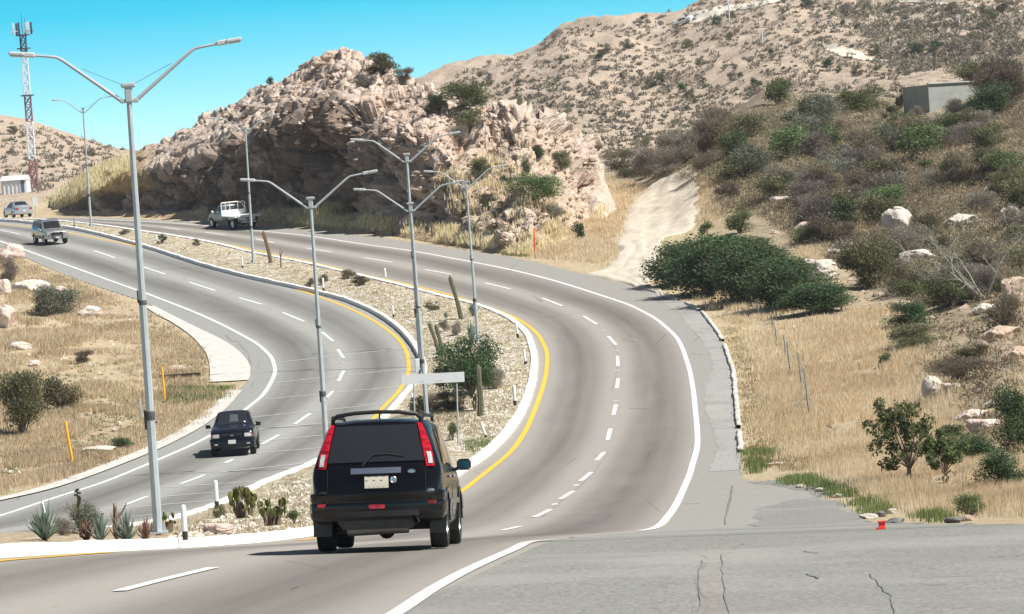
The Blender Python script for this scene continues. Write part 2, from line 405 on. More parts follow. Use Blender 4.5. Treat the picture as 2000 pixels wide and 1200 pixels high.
# ------------------------------------------------------------------ ground materials
def ground_mat():
    t=NT('dry_soil'); o=t.coord()
    big=t.noise(.12,4,.6); mid=t.noise(1.1,6,.7); fine=t.noise(9,5,.7)
    c=t.ramp(mid,[(.25,(.33,.25,.17)),(.5,(.50,.395,.28)),(.75,(.64,.54,.41))])
    c2=t.ramp(fine,[(.3,(.25,.18,.11)),(.7,(.6,.5,.37))])
    c=t.mix(.35,c,c2)
    straw=t.ramp(t.noise(3,6,.75),[(.3,(.36,.29,.17)),(.6,(.56,.48,.31)),(.8,(.66,.58,.41))])
    c=t.mix(t.math('MULTIPLY',t.attr('grass'),t.ramp(big,[(.3,.35),(.6,.9)])),c,straw)
    scr=t.ramp(t.noise(.8,6,.75),[(.3,(.13,.115,.08)),(.5,(.25,.21,.15)),(.72,(.42,.35,.26))])
    c=t.mix(t.attr('scrub'),c,scr)
    grav=t.ramp(t.vor(3.2,out='Color'),[(.1,(.40,.34,.24)),(.5,(.62,.56,.44)),(.9,(.80,.75,.64))])
    gap=t.ramp(t.vor(3.2,feature='DISTANCE_TO_EDGE'),[(.02,.35),(.12,1)])
    grav=t.mix(1,grav,gap,'MULTIPLY')
    grav=t.mix(t.ramp(t.noise(.7,5,.7),[(.45,0),(.62,.85)]),grav,(.36,.30,.17))
    c=t.mix(t.attr('gravel'),c,grav)
    t.col(c); t.set(Roughness=1); t.b.inputs['Specular IOR Level'].default_value=.1
    h=t.math('ADD',t.noise(6,6,.75),t.math('MULTIPLY',t.vor(4),.6)); t.bump(h,.16,.8)
    return t.m
def hill_mat():
    t=NT('pale_hillside'); 
    a=t.noise(.05,6,.65); b=t.noise(.35,7,.72); f=t.noise(2.2,5,.75)
    c=t.ramp(b,[(.22,(.33,.275,.215)),(.45,(.51,.425,.34)),(.72,(.68,.59,.49))])
    c=t.mix(.35,c,t.ramp(f,[(.3,(.27,.21,.155)),(.6,(.66,.53,.41))]))
    c=t.mix(t.ramp(a,[(.42,0),(.62,.4)]),c,(.60,.45,.34))
    scr=t.ramp(t.noise(.6,6,.78),[(.50,0),(.60,1)])
    scr=t.math('MULTIPLY',scr,t.attr('scrub'))
    c=t.mix(t.math('MULTIPLY',scr,.8),c,(.15,.13,.095))
    t.col(c); t.set(Roughness=1); t.b.inputs['Specular IOR Level'].default_value=.05
    t.bump(t.math('ADD',b,t.math('MULTIPLY',f,.5)),1.0,.9)
    return t.m
def rock_mat():
    t=NT('pink_tan_rock')
    a=t.noise(.09,5,.6); b=t.noise(.55,8,.7,dist=.6); f=t.noise(3.5,6,.75)
    cell=t.vor(.55,out='Color'); 
    c=t.ramp(b,[(.2,(.38,.28,.22)),(.42,(.60,.47,.38)),(.6,(.74,.62,.53)),(.8,(.86,.78,.70))])
    c=t.mix(.3,c,t.ramp(f,[(.3,(.33,.26,.21)),(.65,(.80,.70,.61))]))
    c=t.mix(t.ramp(a,[(.5,0),(.66,.5)]),c,(.60,.36,.25))
    c=t.mix(t.math('MULTIPLY',t.ramp(t.vor(.35,out='Color'),[(.55,0),(.9,1)]),.35),c,(.86,.74,.64))
    vein=t.ramp(t.noise(.8,9,.8,dist=2.5),[(.47,0),(.5,.5),(.53,0)])
    c=t.mix(vein,c,(.22,.15,.11))
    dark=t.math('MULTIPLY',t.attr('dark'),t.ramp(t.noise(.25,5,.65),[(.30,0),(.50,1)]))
    c=t.mix(t.math('MULTIPLY',dark,.84),c,(.085,.066,.056))  # cliff shade painted into the albedo as near-black rock
    gold=t.ramp(t.noise(1.6,6,.7),[(.3,(.30,.20,.09)),(.6,(.52,.37,.19)),(.8,(.6,.47,.28))])
    c=t.mix(t.attr('gold'),c,gold)
    t.col(c); t.set(Roughness=.95); t.b.inputs['Specular IOR Level'].default_value=.15
    h=t.math('ADD',t.math('MULTIPLY',b,1.2),t.math('ADD',t.math('MULTIPLY',f,.35),t.math('MULTIPLY',t.vor(1.3),.5)))
    t.bump(h,.45,.9); return t.m
def asphalt(name,base,warm,stain=True,rough=.88):
    t=NT(name)
    n=t.noise(.35,5,.6); f=t.noise(38,3,.7); m=t.noise(5,5,.7)
    c=t.ramp(n,[(.3,tuple(x*.93 for x in base)),(.7,tuple(x*1.06 for x in base))])
    c=t.mix(.5,c,t.ramp(f,[(.3,tuple(x*.62 for x in base)),(.5,base),(.72,tuple(min(1,x*1.5) for x in base))]))
    c=t.mix(.3,c,t.ramp(m,[(.3,tuple(x*.75 for x in base)),(.7,tuple(x*1.15 for x in base))]))
    if stain:
        u=t.attr('lat'); v=t.attr('lon')
        cv=t.new('ShaderNodeCombineXYZ'); t.link(t.math('MULTIPLY',u,2.0),cv.inputs[0]); t.link(t.math('MULTIPLY',v,.035),cv.inputs[1])
        wob=t.noise(1.0,4,.6,vec=cv.outputs[0]); 
        cv2=t.new('ShaderNodeCombineXYZ'); t.link(t.math('MULTIPLY',u,14),cv2.inputs[0]); t.link(t.math('MULTIPLY',v,.02),cv2.inputs[1])
        fib=t.noise(1.0,4,.7,vec=cv2.outputs[0])
        def band(c0,w,k):
            d=t.math('ABSOLUTE',t.math('SUBTRACT',t.math('ADD',u,t.math('MULTIPLY',t.math('SUBTRACT',wob,.5),.10)),c0))
            return t.math('MULTIPLY',t.ramp(t.math('DIVIDE',d,w),[(0,1),(.35,.75),(1,0)],'EASE'),k)
        s=t.math('MAXIMUM',band(.25,.22,.85),band(.77,.24,1.0))
        s=t.math('MULTIPLY',s,t.ramp(wob,[(.3,.72),(.6,1)]))
        s=t.math('MULTIPLY',s,t.ramp(fib,[(.25,.72),(.7,1)]))
        c=t.mix(t.math('MULTIPLY',s,.86),c,(.082,.076,.067))
        lt=band(.5,.15,.25); c=t.mix(t.math('MULTIPLY',lt,.6),c,tuple(min(1,x*1.22) for x in base))
        # shoulder: greyer and older
        sh=t.ramp(u,[(1.0/1.6*1.0,0),(1.04/1.6,1)])
        sh2=t.math('GREATER_THAN',u,1.02); c=t.mix(t.math('MULTIPLY',sh2,.5),c,t.ramp(m,[(.3,(.20,.205,.195)),(.7,(.31,.315,.30))]))
    if not stain:
        gq=t.noise(16,2,.8); c=t.mix(.55,c,t.ramp(gq,[(.36,tuple(x*.45 for x in base)),(.5,base),(.66,tuple(min(1,x*1.75) for x in base))]))
        pz=t.noise(.5,4,.7,vec=t.mapping(t.coord(),(1,.45,1))); c=t.mix(t.ramp(pz,[(.48,0),(.66,.55)]),c,(.20,.195,.18)); c=t.mix(t.ramp(t.noise(.21,3),[(.5,0),(.66,.4)]),c,(.36,.36,.33))
    cr=t.ramp(t.vor(.22,vec=t.mapping(t.coord(),(1.0,.5,1)),feature='DISTANCE_TO_EDGE'),[(0,1),(.006,0)])
    cr=t.math('MULTIPLY',cr,t.ramp(t.noise(.06,3),[(.5,0),(.62,.6)]))
    c=t.mix(cr,c,(.07,.068,.062))
    t.col(c); t.set(Roughness=rough); t.b.inputs['Specular IOR Level'].default_value=.25; t.bump(f,.006,.5)
    return t.m
def paint(name,c,wear=.45):
    t=NT(name); n=t.noise(14,5,.75); g=t.noise(1.3,4,.6)
    w=t.math('MULTIPLY',t.ramp(n,[(.50,0),(.66,1)]),t.math('MULTIPLY',t.ramp(g,[(.35,.15),(.7,1)]),wear))
    t.col(t.mix(w,t.ramp(t.noise(40,2),[(.3,tuple(x*.85 for x in c)),(.7,c)]),(.26,.25,.235))); t.set(Roughness=.7); return t.m
M_gr=ground_mat(); M_hill=hill_mat(); M_rock=rock_mat()
M_asR=asphalt('asphalt_warm',(.305,.285,.258),1); M_asL=asphalt('asphalt_grey',(.30,.302,.285),0); M_apr=asphalt('asphalt_coarse',(.215,.218,.202),0,stain=False,rough=.95)
M_white=paint('road_paint_white',(.80,.82,.82),.75); M_yel=paint('road_paint_yellow',(.86,.50,.035),.35)
M_white2=paint('road_paint_faded',(.68,.69,.68),.45)
def kerb_mat():
    t=NT('painted_kerb'); n=t.noise(6,6,.75); g=t.noise(.6,4)
    c=t.ramp(n,[(.3,(.52,.51,.48)),(.45,(.78,.78,.76)),(.7,(.86,.86,.84))]); c=t.mix(t.ramp(g,[(.55,0),(.75,.45)]),c,(.5,.48,.44))
    t.col(c); t.set(Roughness=.85); t.bump(n,.02); return t.m
def kerb_old():
    t=NT('old_kerb'); n=t.noise(2.5,6,.75)
    t.col(t.ramp(n,[(.35,(.26,.25,.23)),(.5,(.5,.48,.45)),(.62,(.74,.72,.68))])); t.set(Roughness=.95); t.bump(t.noise(5,6,.8),.05); return t.m
M_kerb=kerb_mat(); M_kerbo=kerb_old()
M_sand=None
def sand_mat():
    t=NT('pale_dirt'); a=t.noise(1.2,6,.7); f=t.noise(8,6,.75)
    c=t.ramp(a,[(.3,(.44,.375,.28)),(.55,(.62,.555,.45)),(.75,(.74,.68,.58))]); c=t.mix(.35,c,t.ramp(f,[(.3,(.36,.31,.24)),(.65,(.76,.70,.60))]))
    v=t.mapping(t.coord(),(1,.12,1)); c=t.mix(t.ramp(t.noise(.9,4,.6,vec=v),[(.55,0),(.7,.5)]),c,(.40,.34,.25))
    t.col(c); t.set(Roughness=1); t.bump(f,.12,.8); return t.m
M_sand=sand_mat()
# ------------------------------------------------------------------ ground sheets
def polymask(px,py,poly):
    px=np.asarray(px,float); py=np.asarray(py,float); ins=np.zeros(px.shape,bool); n=len(poly)
    for i in range(n):
        x1,y1=poly[i]; x2,y2=poly[(i+1)%n]
        if y1==y2: continue
        c=((y1>py)!=(y2>py))&(px<(x2-x1)*(py-y1)/(y2-y1)+x1); ins^=c
    return ins
gr,gV,gF=terr('ground',-2400,2400,760,14,474,620,M_gr,ground_z)
def set_attr(o,k,a):
    at_=o.data.attributes.new(k,'FLOAT','POINT'); at_.data.foreach_set('value',np.asarray(a,dtype=np.float32))
x,d=gV[:,0],gV[:,1]; u=x/d*F
med=((x<R_ker(d))&(x>L_ker(d))&(d<LFAR)).astype(float)
wgr=fbm(x*.25,d*.12,oct=3,seed=41)
side=1-med
grs=side*np.clip(.55+wgr*1.3,0,1)
scr=sstep(u,380,520)*sstep(d,236,262)*np.clip(.85+.9*fbm(x*.1,d*.05,oct=3,seed=42),0,1)
scr=np.maximum(scr,sstep(u,150,260)*sstep(d,362,380))
scr=np.maximum(scr,sstep(u,700,900)*sstep(d,150,190)*.5)
set_attr(gr,'grass',grs); set_attr(gr,'scrub',scr); set_attr(gr,'gravel',med*np.clip(1.15-np.maximum(0,(150-d)/60),.25,1))
def hz(x,d): return H(x,d)-.05*(1-sstep(d,474,490))
hl,hV,hF=terr('hills',-2600,3000,900,466,1500,420,M_hill,hz)
x,d=hV[:,0],hV[:,1]; u=x/d*F
set_attr(hl,'scrub',np.clip(.35+.9*fbm(x*.01,d*.006,oct=3,seed=43)+.5*sstep(u,420,900),0,1))
# ------------------------------------------------------------------ road strips
def strip(name,fa,fb,d0,d1,step,nx,zo,mat,lat=None,jit=0,ds=None,parent=None):
    if ds is None: ds=np.arange(d0,d1+step*.5,step)
    A=fa(ds); B=fb(ds); 
    if jit: A=A+jit*fbm(ds*.35,ds*0,oct=3,seed=71); B=B+jit*fbm(ds*.35,ds*0+9,oct=3,seed=72)
    t=np.linspace(0,1,nx); Xg=A[:,None]*(1-t)+B[:,None]*t; D=np.repeat(ds[:,None],nx,1)
    Z=G(Xg,D)+zo
    me=np_mesh(name,np.stack([Xg,D,Z],-1).reshape(-1,3),grid_faces(len(ds),nx))
    if lat:
        a,b=lat(ds); La=((Xg-a[:,None])/(b-a)[:,None]).ravel()
        for k,v in(('lat',La),('lon',D.ravel())):
            q=me.attributes.new(k,'FLOAT','POINT'); q.data.foreach_set('value',v.astype(np.float32))
    return link_mesh(name,me,mat,parent)
dsR=np.concatenate([np.arange(57.8,RFAR,.9)])
tag(strip('road',R_ker,R_out,0,0,1,34,0,M_asR,lat=lambda d:(R_yel(d),R_whi(d)),ds=dsR),kind='structure')
dsN=np.concatenate([np.arange(-30,56,1.0),[56.2,56.7,57.2,57.8]])
tag(strip('road',R_ker,lambda d:R_whi(d)+.1,0,0,1,20,0,M_asR,lat=lambda d:(R_yel(d),R_whi(d)),ds=dsN),kind='structure')
tag(strip('apron',lambda d:R_whi(d)+.1,lambda d:np.where(d<56.2,70,np.where(d<57.7,R_out(d),R_out(d))),0,0,1,120,0.003,M_apr,ds=dsN),kind='structure')
# worn coarse asphalt of the side road mouth lying beyond the crest
tag(strip('side_road',lambda d:R_whi(d)+.1+6*sstep(d,112,133)+2.2*sstep(d,62,90),lambda d:R_out(d),0,0,1,12,.006,M_apr,ds=np.arange(57.8,133,.8),jit=.5),kind='structure')
tag(strip('road',L_out,L_ker,30,LFAR,.9,34,0,M_asL,lat=lambda d:(L_yel(d),L_whi(d))),kind='structure')
M_gut=asphalt('worn_concrete_gutter',(.305,.305,.285),0,stain=False,rough=.95)
tag(strip('pavement',lambda d:R_out(d)-1.05-.25*np.sin(d*.11),lambda d:R_out(d)-.02,142,262,.5,6,.008,M_gut,jit=.12),kind='structure')
# dirt track
DL=line([],[(1120,541),(1165,532),(1203,510),(1210,480),(1216,445),(1232,412),(1260,392),(1300,375)])
DR=line([],[(1300,578),(1278,556),(1282,520),(1310,480),(1350,470),(1366,445),(1370,405),(1367,372)])
dd=np.arange(257,356,.7)
def _dl(d): return np.maximum(DL(d),R_out(d)-.2)
def _dr(d): return np.maximum(DR(d),_dl(d)+.3)
def dirt(name,fa,fb,ds,nx,zo,mat,jit):
    A=fa(ds)+jit*fbm(ds*.25,ds*0,oct=3,seed=61); B=fb(ds)+jit*fbm(ds*.25,ds*0+3,oct=3,seed=62)
    t=np.linspace(0,1,nx); Xg=A[:,None]*(1-t)+B[:,None]*t; D=np.repeat(ds[:,None],nx,1)
    e=np.minimum(t,1-t)*2; prof=np.clip(e*6,0,1)[None,:]
    rut=-.05*np.exp(-((t-.35)/.05)**2)-.05*np.exp(-((t-.62)/.05)**2)
    Z=ground_z(Xg,D)+zo*prof-.05*(1-prof)+rut+.05*fbm(Xg*1.3,D*.6,oct=4,seed=63)
    return tag(link_mesh(name,np_mesh(name,np.stack([Xg,D,Z],-1).reshape(-1,3),grid_faces(len(ds),nx)),mat),kind='structure')
dirt('path',_dl,_dr,dd,24,.11,M_sand,.6)
# verge strip of pale grit along the outside of the bend
0 and dirt('verge',lambda d:R_out(d)+.05,lambda d:R_out(d)+1.1+.5*np.sin(d*.07),np.arange(136,256,.8),8,.05,M_sand,.35)
# concrete run-off slab beside the left carriageway
CL=line([],[(283,600),(300,612),(340,634),(380,664),(405,697),(410,725),(409,752)])
ds=np.arange(at(409,752)[1]+1,at(290,600)[1],.6)
def _cl(d): return np.minimum(CL(d),L_out(d)-.15)
M_conc=NT('pale_concrete'); _n=M_conc.noise(1.5,6,.7); M_conc.col(M_conc.ramp(_n,[(.3,(.42,.40,.36)),(.6,(.60,.58,.54)),(.8,(.70,.69,.65))])); M_conc.set(Roughness=.95); M_conc.bump(M_conc.noise(9,5),.03); M_conc=M_conc.m
t=np.linspace(0,1,14); A=_cl(ds);B=L_out(ds)+.05; Xg=A[:,None]*(1-t)+B[:,None]*t; D=np.repeat(ds[:,None],14,1)
Z=np.maximum(G(Xg,D)+.02,ground_z(Xg,D)+.06)
o=tag(link_mesh('concrete_apron',np_mesh('concrete_apron',np.stack([Xg,D,Z],-1).reshape(-1,3),grid_faces(len(ds),14)),M_conc),kind='structure')
# pale concrete strip on the near outside edge of the left carriageway
tag(strip('pavement',lambda d:L_out(d)-.55,lambda d:L_out(d)+.25,95,at(462,765)[1],.8,5,.05,M_conc),kind='structure')
# ------------------------------------------------------------------ painted lines
def mark(name,fc,w,d0,d1,mat,zo=.010,step=.8): return tag(strip(name,lambda d:fc(d)-w/2,lambda d:fc(d)+w/2,d0,d1,step,3,zo,mat),kind='structure')
mark('edge_line',R_yel,.20,96,RFAR,M_yel); mark('edge_line',lambda d:R_yel(d)+.25,.34,20,70,M_yel)
mark('edge_line',R_whi,.21,88,RFAR,M_white); mark('edge_line',L_yel,.20,60,LFAR,M_yel); mark('edge_line',L_whi,.20,60,LFAR,M_white)
nw=[at(*p,dmin=25,dmax=60) for p in((700,1240),(770,1202),(840,1156),(900,1122),(950,1098),(1000,1076),(1050,1058),(1098,1048.5))]
nw=sorted({round(p[1],2):p[0] for p in nw}.items()); q=[nw[0]]
for p in nw[1:]:
    if p[0]>q[-1][0]+.4: q.append(p)
fW=pchip([p[0] for p in q],[p[1] for p in q]); mark('edge_line',fW,.17,20,q[-1][0],M_white2,.014,.4)
dash_px=[(1060,583,1098,598),(947,553,997,565),(830,527,880,536),(712,504,767,513),(598,485,648,493),(500,467,535,475),(400,454,440,459),(320,445,352,449),(1140,618,1166,634),(1188,657,1203,674),(1206,696,1207,716),(1207,740,1205,759),(1203,791,1198,811),(1192,838,1187,860),(1180,884,1165,900),(1155,923,1134,940),(1120,960,1094,976),(1075,996,1043,1011),(1016,1029,980,1037)]
dashL=[(0,450,38,458),(183,490,225,504),(280,522,323,536),(370,552,420,568),(467,582,512,595),(552,611,594,628),(629,649,651,667),(660,683,671,700),(671,725,661,745),(650,765,637,778),(606,808,576,829),(545,850,512,868),(455,898,440,905),(400,928,352,946),(288,970,244,987),(150,1021,110,1031)]
def stripe(name,p,q,w,mat,zo=.012,n=10,dmin=97):
    a=at(*p,dmin=dmin,dmax=(500 if dmin>90 else 60)); b=at(*q,dmin=dmin,dmax=(500 if dmin>90 else 60)); A=Vector((a[0],a[1])); B=Vector((b[0],b[1])); nrm=(B-A).normalized(); nrm=Vector((-nrm.y,nrm.x))*w/2
    V=[]
    for i in range(n+1):
        c=A.lerp(B,i/n)
        for s in(-1,1):
            e=c+nrm*s; V.append((e.x,e.y,float(G(e.x,e.y))+zo))
    return tag(link_mesh(name,np_mesh(name,V,grid_faces(n+1,2)[:,::-1]),mat),kind='structure')
for a in dash_px+dashL: stripe('lane_dash',a[:2],a[2:],.17,M_white)
stripe('lane_dash',(233,1156),(417,1110),.16,M_white,dmin=30)
tr=[(540,709,787,681),(522,750,795,721),(515,781,778,756),(480,817,748,790),(470,842,648,826),(505,863,640,850),(490,887,632,875),(400,927,600,905),(320,953,500,941),(307,972,470,958),(207,996,420,978),(120,1022,330,1003),(700,792,745,788)]
for a in tr: stripe('rumble_line',a[:2],a[2:],.17,M_white2,.016,24)
for p in((485,1087),(710,1062)): pass
studs=[(1178,646),(1204,686),(1204,725),(1202,784),(1125,949),(1083,986),(670,709)]
for p in studs:
    x_,d_,z_=at(*p); b=MB(); b.box((0,0,.012),(.2,.22,.024),bev=.01); o=b.build('road_stud',M_white,loc=(x_,d_,z_)); tag(o,'small white road stud between the lane dashes','road stud','white studs on the lane line')
# ------------------------------------------------------------------ kerbs
def kerb(fx,side,ds,w=.24,h=.17,mat=None,jit=0,label='',name='kerb',group=None,base=G):
    prof=[(0,-.3),(0,h-.05),(.02,h-.012),(.05,h),(w-.05,h),(w-.01,h-.02),(w,-.3)]
    X=fx(ds); n=len(ds); V=[]
    jz=jit*fbm(ds*.9,ds*0,oct=3,seed=81) if jit else ds*0; jx=jit*fbm(ds*.7,ds*0+5,oct=3,seed=82) if jit else ds*0
    for i in range(n):
        j=min(i+1,n-1); k=max(i-1,0); T=Vector((X[j]-X[k],ds[j]-ds[k])).normalized(); N=Vector((T.y,-T.x))*side
        g=float(base(X[i],ds[i]))
        for a,b in prof: V.append((X[i]+N.x*a+jx[i],ds[i]+N.y*a,g+b+jz[i]))
    m=len(prof); F_=grid_faces(n,m)
    if side>0: F_=F_[:,::-1]
    o=link_mesh(name,np_mesh(name,V,F_,sharp=30),mat or M_kerb); tag(o,label,'kerb',group); return o
tag(kerb(R_ker,-1,np.arange(10,RFAR-10,.5),w=.36,h=.21,jit=.02,label='continuous white painted kerb between median and right carriageway'))
tag(kerb(L_ker,1,np.arange(60,LFAR,.6),w=.3,h=.24,jit=.03,label='white topped kerb with grey face between median and left carriageway'))
oa=at(1340,592)[1]; ob=at(1372,612)[1]; oc=at(1412,676)[1]; od=at(1443,885)[1]
for a,b,l in((od,at(1441,845)[1],'short near piece of broken kerb beside the green weeds'),(at(1439,838)[1],oc,'long broken white kerb edging the outside of the bend'),(at(1408,668)[1],ob+.4,'cracked kerb piece in the middle of the outer bend edge'),(ob+1.4,oa,'farthest cracked kerb piece on the outer bend edge')):
    kerb(lambda d:R_out(d)-.05,1,np.arange(a,b,.4),w=.2,h=.13,mat=M_kerbo,jit=.05,label=l,group='broken kerb pieces outside the bend')
# ------------------------------------------------------------------ rock hill
def rayv(px,py):
    dx,dy=px-1000.0,py-600.0
    X=dx*cr-dy*sr; Y=dx*sr+dy*cr; fy=F*cp-Y*sp; fz=-F*sp-Y*cp
    return X/fy,fz/fy
bpx=[(40,405),(80,411),(150,420),(250,424),(400,430),(500,438),(650,448),(750,459),(850,476),(950,491),(1010,500),(1080,500),(1140,475),(1175,440),(1205,410)]
rpx=[(40,400),(80,392),(120,372),(200,322),(250,302),(290,283),(350,260),(400,228),(460,195),(520,165),(560,150),(610,130),(640,110),(670,97),(700,106),(750,132),(800,158),(850,176),(900,190),(960,206),(1030,224),(1080,233),(1130,262),(1155,300),(1172,335),(1188,370),(1205,405)]
NB,NRr=620,300
pxs=np.linspace(40,1205,NB)
by=pchip(*zip(*bpx))(pxs); ry=pchip(*zip(*rpx))(pxs)
bd=np.array([max(at(a,b)[1],0) for a,b in zip(pxs,by)])
bd=np.where(pxs>1040,np.interp(pxs,[1040,1205],[np.interp(1040,pxs,bd),330]),bd)
k=np.ones(9)/9; bdp=np.pad(bd,4,mode='edge'); bd=np.convolve(bdp,k,'valid')
wr=sstep(pxs,820,980)     # right part: open slope
dep_c=lambda v: 4*np.clip(v/.10,0,1)+2.6*np.clip((v-.10)/.52,0,1)+22*np.clip((v-.62)/.38,0,1)**1.2
dep_r=lambda v: 6*np.clip(v/.2,0,1)+34*np.clip((v-.2)/.8,0,1)
v=np.linspace(0,1,NRr)
row=by[None,:]*(1-v[:,None])+ry[None,:]*v[:,None]
hgt=np.clip((by-ry)/330,.12,1)[None,:]
Dp=bd[None,:]+(dep_c(v)[:,None]*(1-wr)[None,:]+dep_r(v)[:,None]*wr[None,:])*hgt**.5
rx,rz=rayv(np.repeat(pxs[None,:],NRr,0),row)
P=np.stack([rx*Dp,Dp,rz*Dp],-1)
P[0,:,2]-=.5
# back slope
nb=30; back=[]
for i in range(1,nb+1):
    q=P[-1].copy(); q[:,1]+=i*1.3; q[:,0]+=q[:,0]*0; q[:,2]-=(i/nb)**1.3*(P[-1][:,2]-(-2.0))*1.0; back.append(q)
P=np.concatenate([P,np.array(back)],0); nr=P.shape[0]
du=np.gradient(P,axis=1); dv=np.gradient(P,axis=0); N=np.cross(du,dv); N/=np.linalg.norm(N,axis=-1,keepdims=True)+1e-9
x,y,z=P[...,0],P[...,1],P[...,2]
vv=np.concatenate([v,np.ones(nb)])[:,None]
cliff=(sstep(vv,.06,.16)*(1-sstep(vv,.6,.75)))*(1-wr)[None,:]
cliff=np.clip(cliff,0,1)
top=1-cliff
ex=fbm(x*.08,y*.05,z*.08,oct=3,seed=91)
w1,w2,c1=facets(x*.18+ex*.9,y*.11+ex*.5,z*.085,seed=5); w3,w4,c3=facets(x*.5+ex*.5,y*.22,z*.36+ex*.4,seed=9); w5,w6,c5=facets(x*1.3,y*.6,z*1.0,seed=13)
col=fbm(x*.3,y*.16,z*.05,oct=3,seed=92,ridge=True)
edge=sstep((pxs-40)[None,:],0,60)*sstep((1205-pxs)[None,:],0,70)
disp=-.5*cliff+c1*2.1*(.6+.4*cliff)*(.45+.55*sstep(pxs,330,560))[None,:]-np.exp(-((w2-w1)/.10)**2)*.9*(.25+cliff)+c3*1.0*(.85-.35*cliff)-np.exp(-((w4-w3)/.12)**2)*.4*(.3+cliff)+c5*.45*(1-.25*cliff)-.12*np.exp(-((w6-w5)/.15)**2)+col*1.3*cliff+.30*fbm(x*.9,y*.32,z*.7,oct=5,seed=93,ridge=True)+.14*fbm(x*3.1,y*1.4,z*2.4,oct=3,seed=95,ridge=True)
rockr=sstep(fbm(x*.09,y*.05,z*.1,oct=3,seed=94),-.25,.2)
amp=np.clip(.35+.9*cliff+1.0*rockr*wr[None,:]+.25*sstep(pxs,560,700)[None,:]+.25*sstep(vv,.85,1),0,1.5)*sstep(vv,.02,.12)*edge*np.clip(hgt*2.2,0,1)
gold=(1-sstep(pxs,255,300))[None,:]*sstep(vv,.35,.55)
amp=amp*(1-.7*gold)
P=P+N*(disp*amp)[...,None]
P[...,2]+=.0
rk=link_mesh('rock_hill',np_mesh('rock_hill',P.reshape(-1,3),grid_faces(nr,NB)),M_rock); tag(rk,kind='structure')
steepness=np.clip(cliff,0,1)
soil=np.clip(gold+.75*(1-sstep(vv,.04,.13))*np.ones_like(cliff)+ .25*wr[None,:]*(1-rockr)*np.ones_like(cliff),0,1)
set_attr(rk,'dark',(cliff*(1-sstep(pxs,600,880))[None,:]).ravel()); set_attr(rk,'gold',(soil*edge*0+soil).ravel())  # 'dark' masks where the painted cliff shade goes
rV=P.reshape(-1,3); rF=grid_faces(nr,NB)
# ------------------------------------------------------------------ ray-cast placement
def bvh(V,Fa): return BVHTree.FromPolygons([tuple(p) for p in V.tolist()],[tuple(f) for f in Fa.tolist()])
BV=[bvh(gV,gF),bvh(rV,rF),bvh(hV,hF)]
def cast(px,py,which=(0,1,2),dmin=20):
    a,b=ray(px,py); dr=Vector((a,1,b)).normalized(); best=None; o=Vector((a,1,b))*dmin
    for i in which:
        h=BV[i].ray_cast(o,dr)
        if h[0] is not None and (best is None or h[0].y<best[0].y): best=(h[0],h[1],i)
    return best
def place(px,py,which=(0,1,2),dmin=20):
    h=cast(px,py,which,dmin)
    if h is None:
        x,d,z=at(px,py); return Vector((x,d,z))
    return h[0]
def sc(p): return F/p.y

# ------------------------------------------------------------------ seams, tar cracks and repair patches
M_tar=simple('tar_crack',(.155,.155,.145),.85); M_patch=asphalt('asphalt_patch',(.225,.215,.197),0,stain=False)
def polyl(name,pts,w,mat,zo=.012,dmin=25,dmax=60,jit=.03,n=6):
    P=[]
    for i in range(len(pts)-1):
        for k in range(n): P.append((pts[i][0]+(pts[i+1][0]-pts[i][0])*k/n,pts[i][1]+(pts[i+1][1]-pts[i][1])*k/n))
    P.append(pts[-1]); W_=[at(a,b,dmin=dmin,dmax=dmax) for a,b in P]; V=[]
    for i,q in enumerate(W_):
        a=W_[max(0,i-1)];c=W_[min(len(W_)-1,i+1)]; t_=Vector((c[0]-a[0],c[1]-a[1])); t_=t_.normalized() if t_.length>1e-6 else Vector((1,0)); nx,ny=-t_.y,t_.x; j=random.uniform(-jit,jit)*.6; ww=w*random.uniform(.2,.8)/2
        for s_ in(-1,1): X_=q[0]+nx*(j+s_*ww); Y_=q[1]+ny*(j+s_*ww); V.append((X_,Y_,float(G(X_,Y_))+zo))
    return tag(link_mesh(name,np_mesh(name,V,grid_faces(len(W_),2)),mat),kind='structure')
for pts,w in (([(1372,1095),(1366,1130),(1364,1200)],.025),([(1410,1085),(1412,1130),(1420,1200)],.02),([(1700,1122),(1716,1145),(1742,1168),(1750,1200)],.02),([(1655,1062),(1722,1059)],.05),([(1800,1129),(1950,1126)],.05),([(1690,1108),(1790,1107)],.03),([(1220,1112),(1300,1105)],.03),([(1250,1141),(1385,1141)],.04),([(1355,1109),(1380,1107)],.05),([(1570,1078),(1595,1082)],.06),([(1575,1122),(1600,1132)],.05),([(1810,1145),(1850,1143)],.06),([(1930,1090),(1995,1086)],.08),([(560,1096),(640,1112)],.015),([(570,1152),(596,1141)],.02),([(100,1187),(122,1186)],.05)):
    polyl('tar_crack',pts,w,M_tar)
for pts,w in (([(1410,1066),(1395,1085),(1388,1120),(1390,1215)],.42),([(1440,1064),(1420,1075),(1402,1088)],.25)): polyl('asphalt_patch',pts,w,M_patch,.006,jit=.01)
for pts,w in (([(1430,950),(1427,975),(1420,1000),(1415,1030)],.10),([(1330,985),(1366,984)],.25),([(1222,662),(1250,666)],.8),([(1232,798),(1265,798)],.7),([(1195,765),(1210,700),(1190,655)],.03),([(1192,880),(1150,935),(1060,1010)],.03),([(1350,690),(1375,694),(1400,688)],.06),([(725,790),(640,792)],.05),([(725,735),(750,733)],.15),([(585,750),(620,748)],.3),([(575,866),(600,864)],.2),([(440,655),(452,667),(470,668)],.12),([(455,735),(490,715),(485,690),(460,665)],.22),([(1060,590),(1040,578)],.3),([(245,525),(270,523)],.15),([(310,518),(360,513)],.12),([(600,617),(665,610)],.08),([(510,626),(525,624)],.2)):
    polyl('tar_crack',pts,w,M_tar if w<.2 else M_patch,.008,97,450)
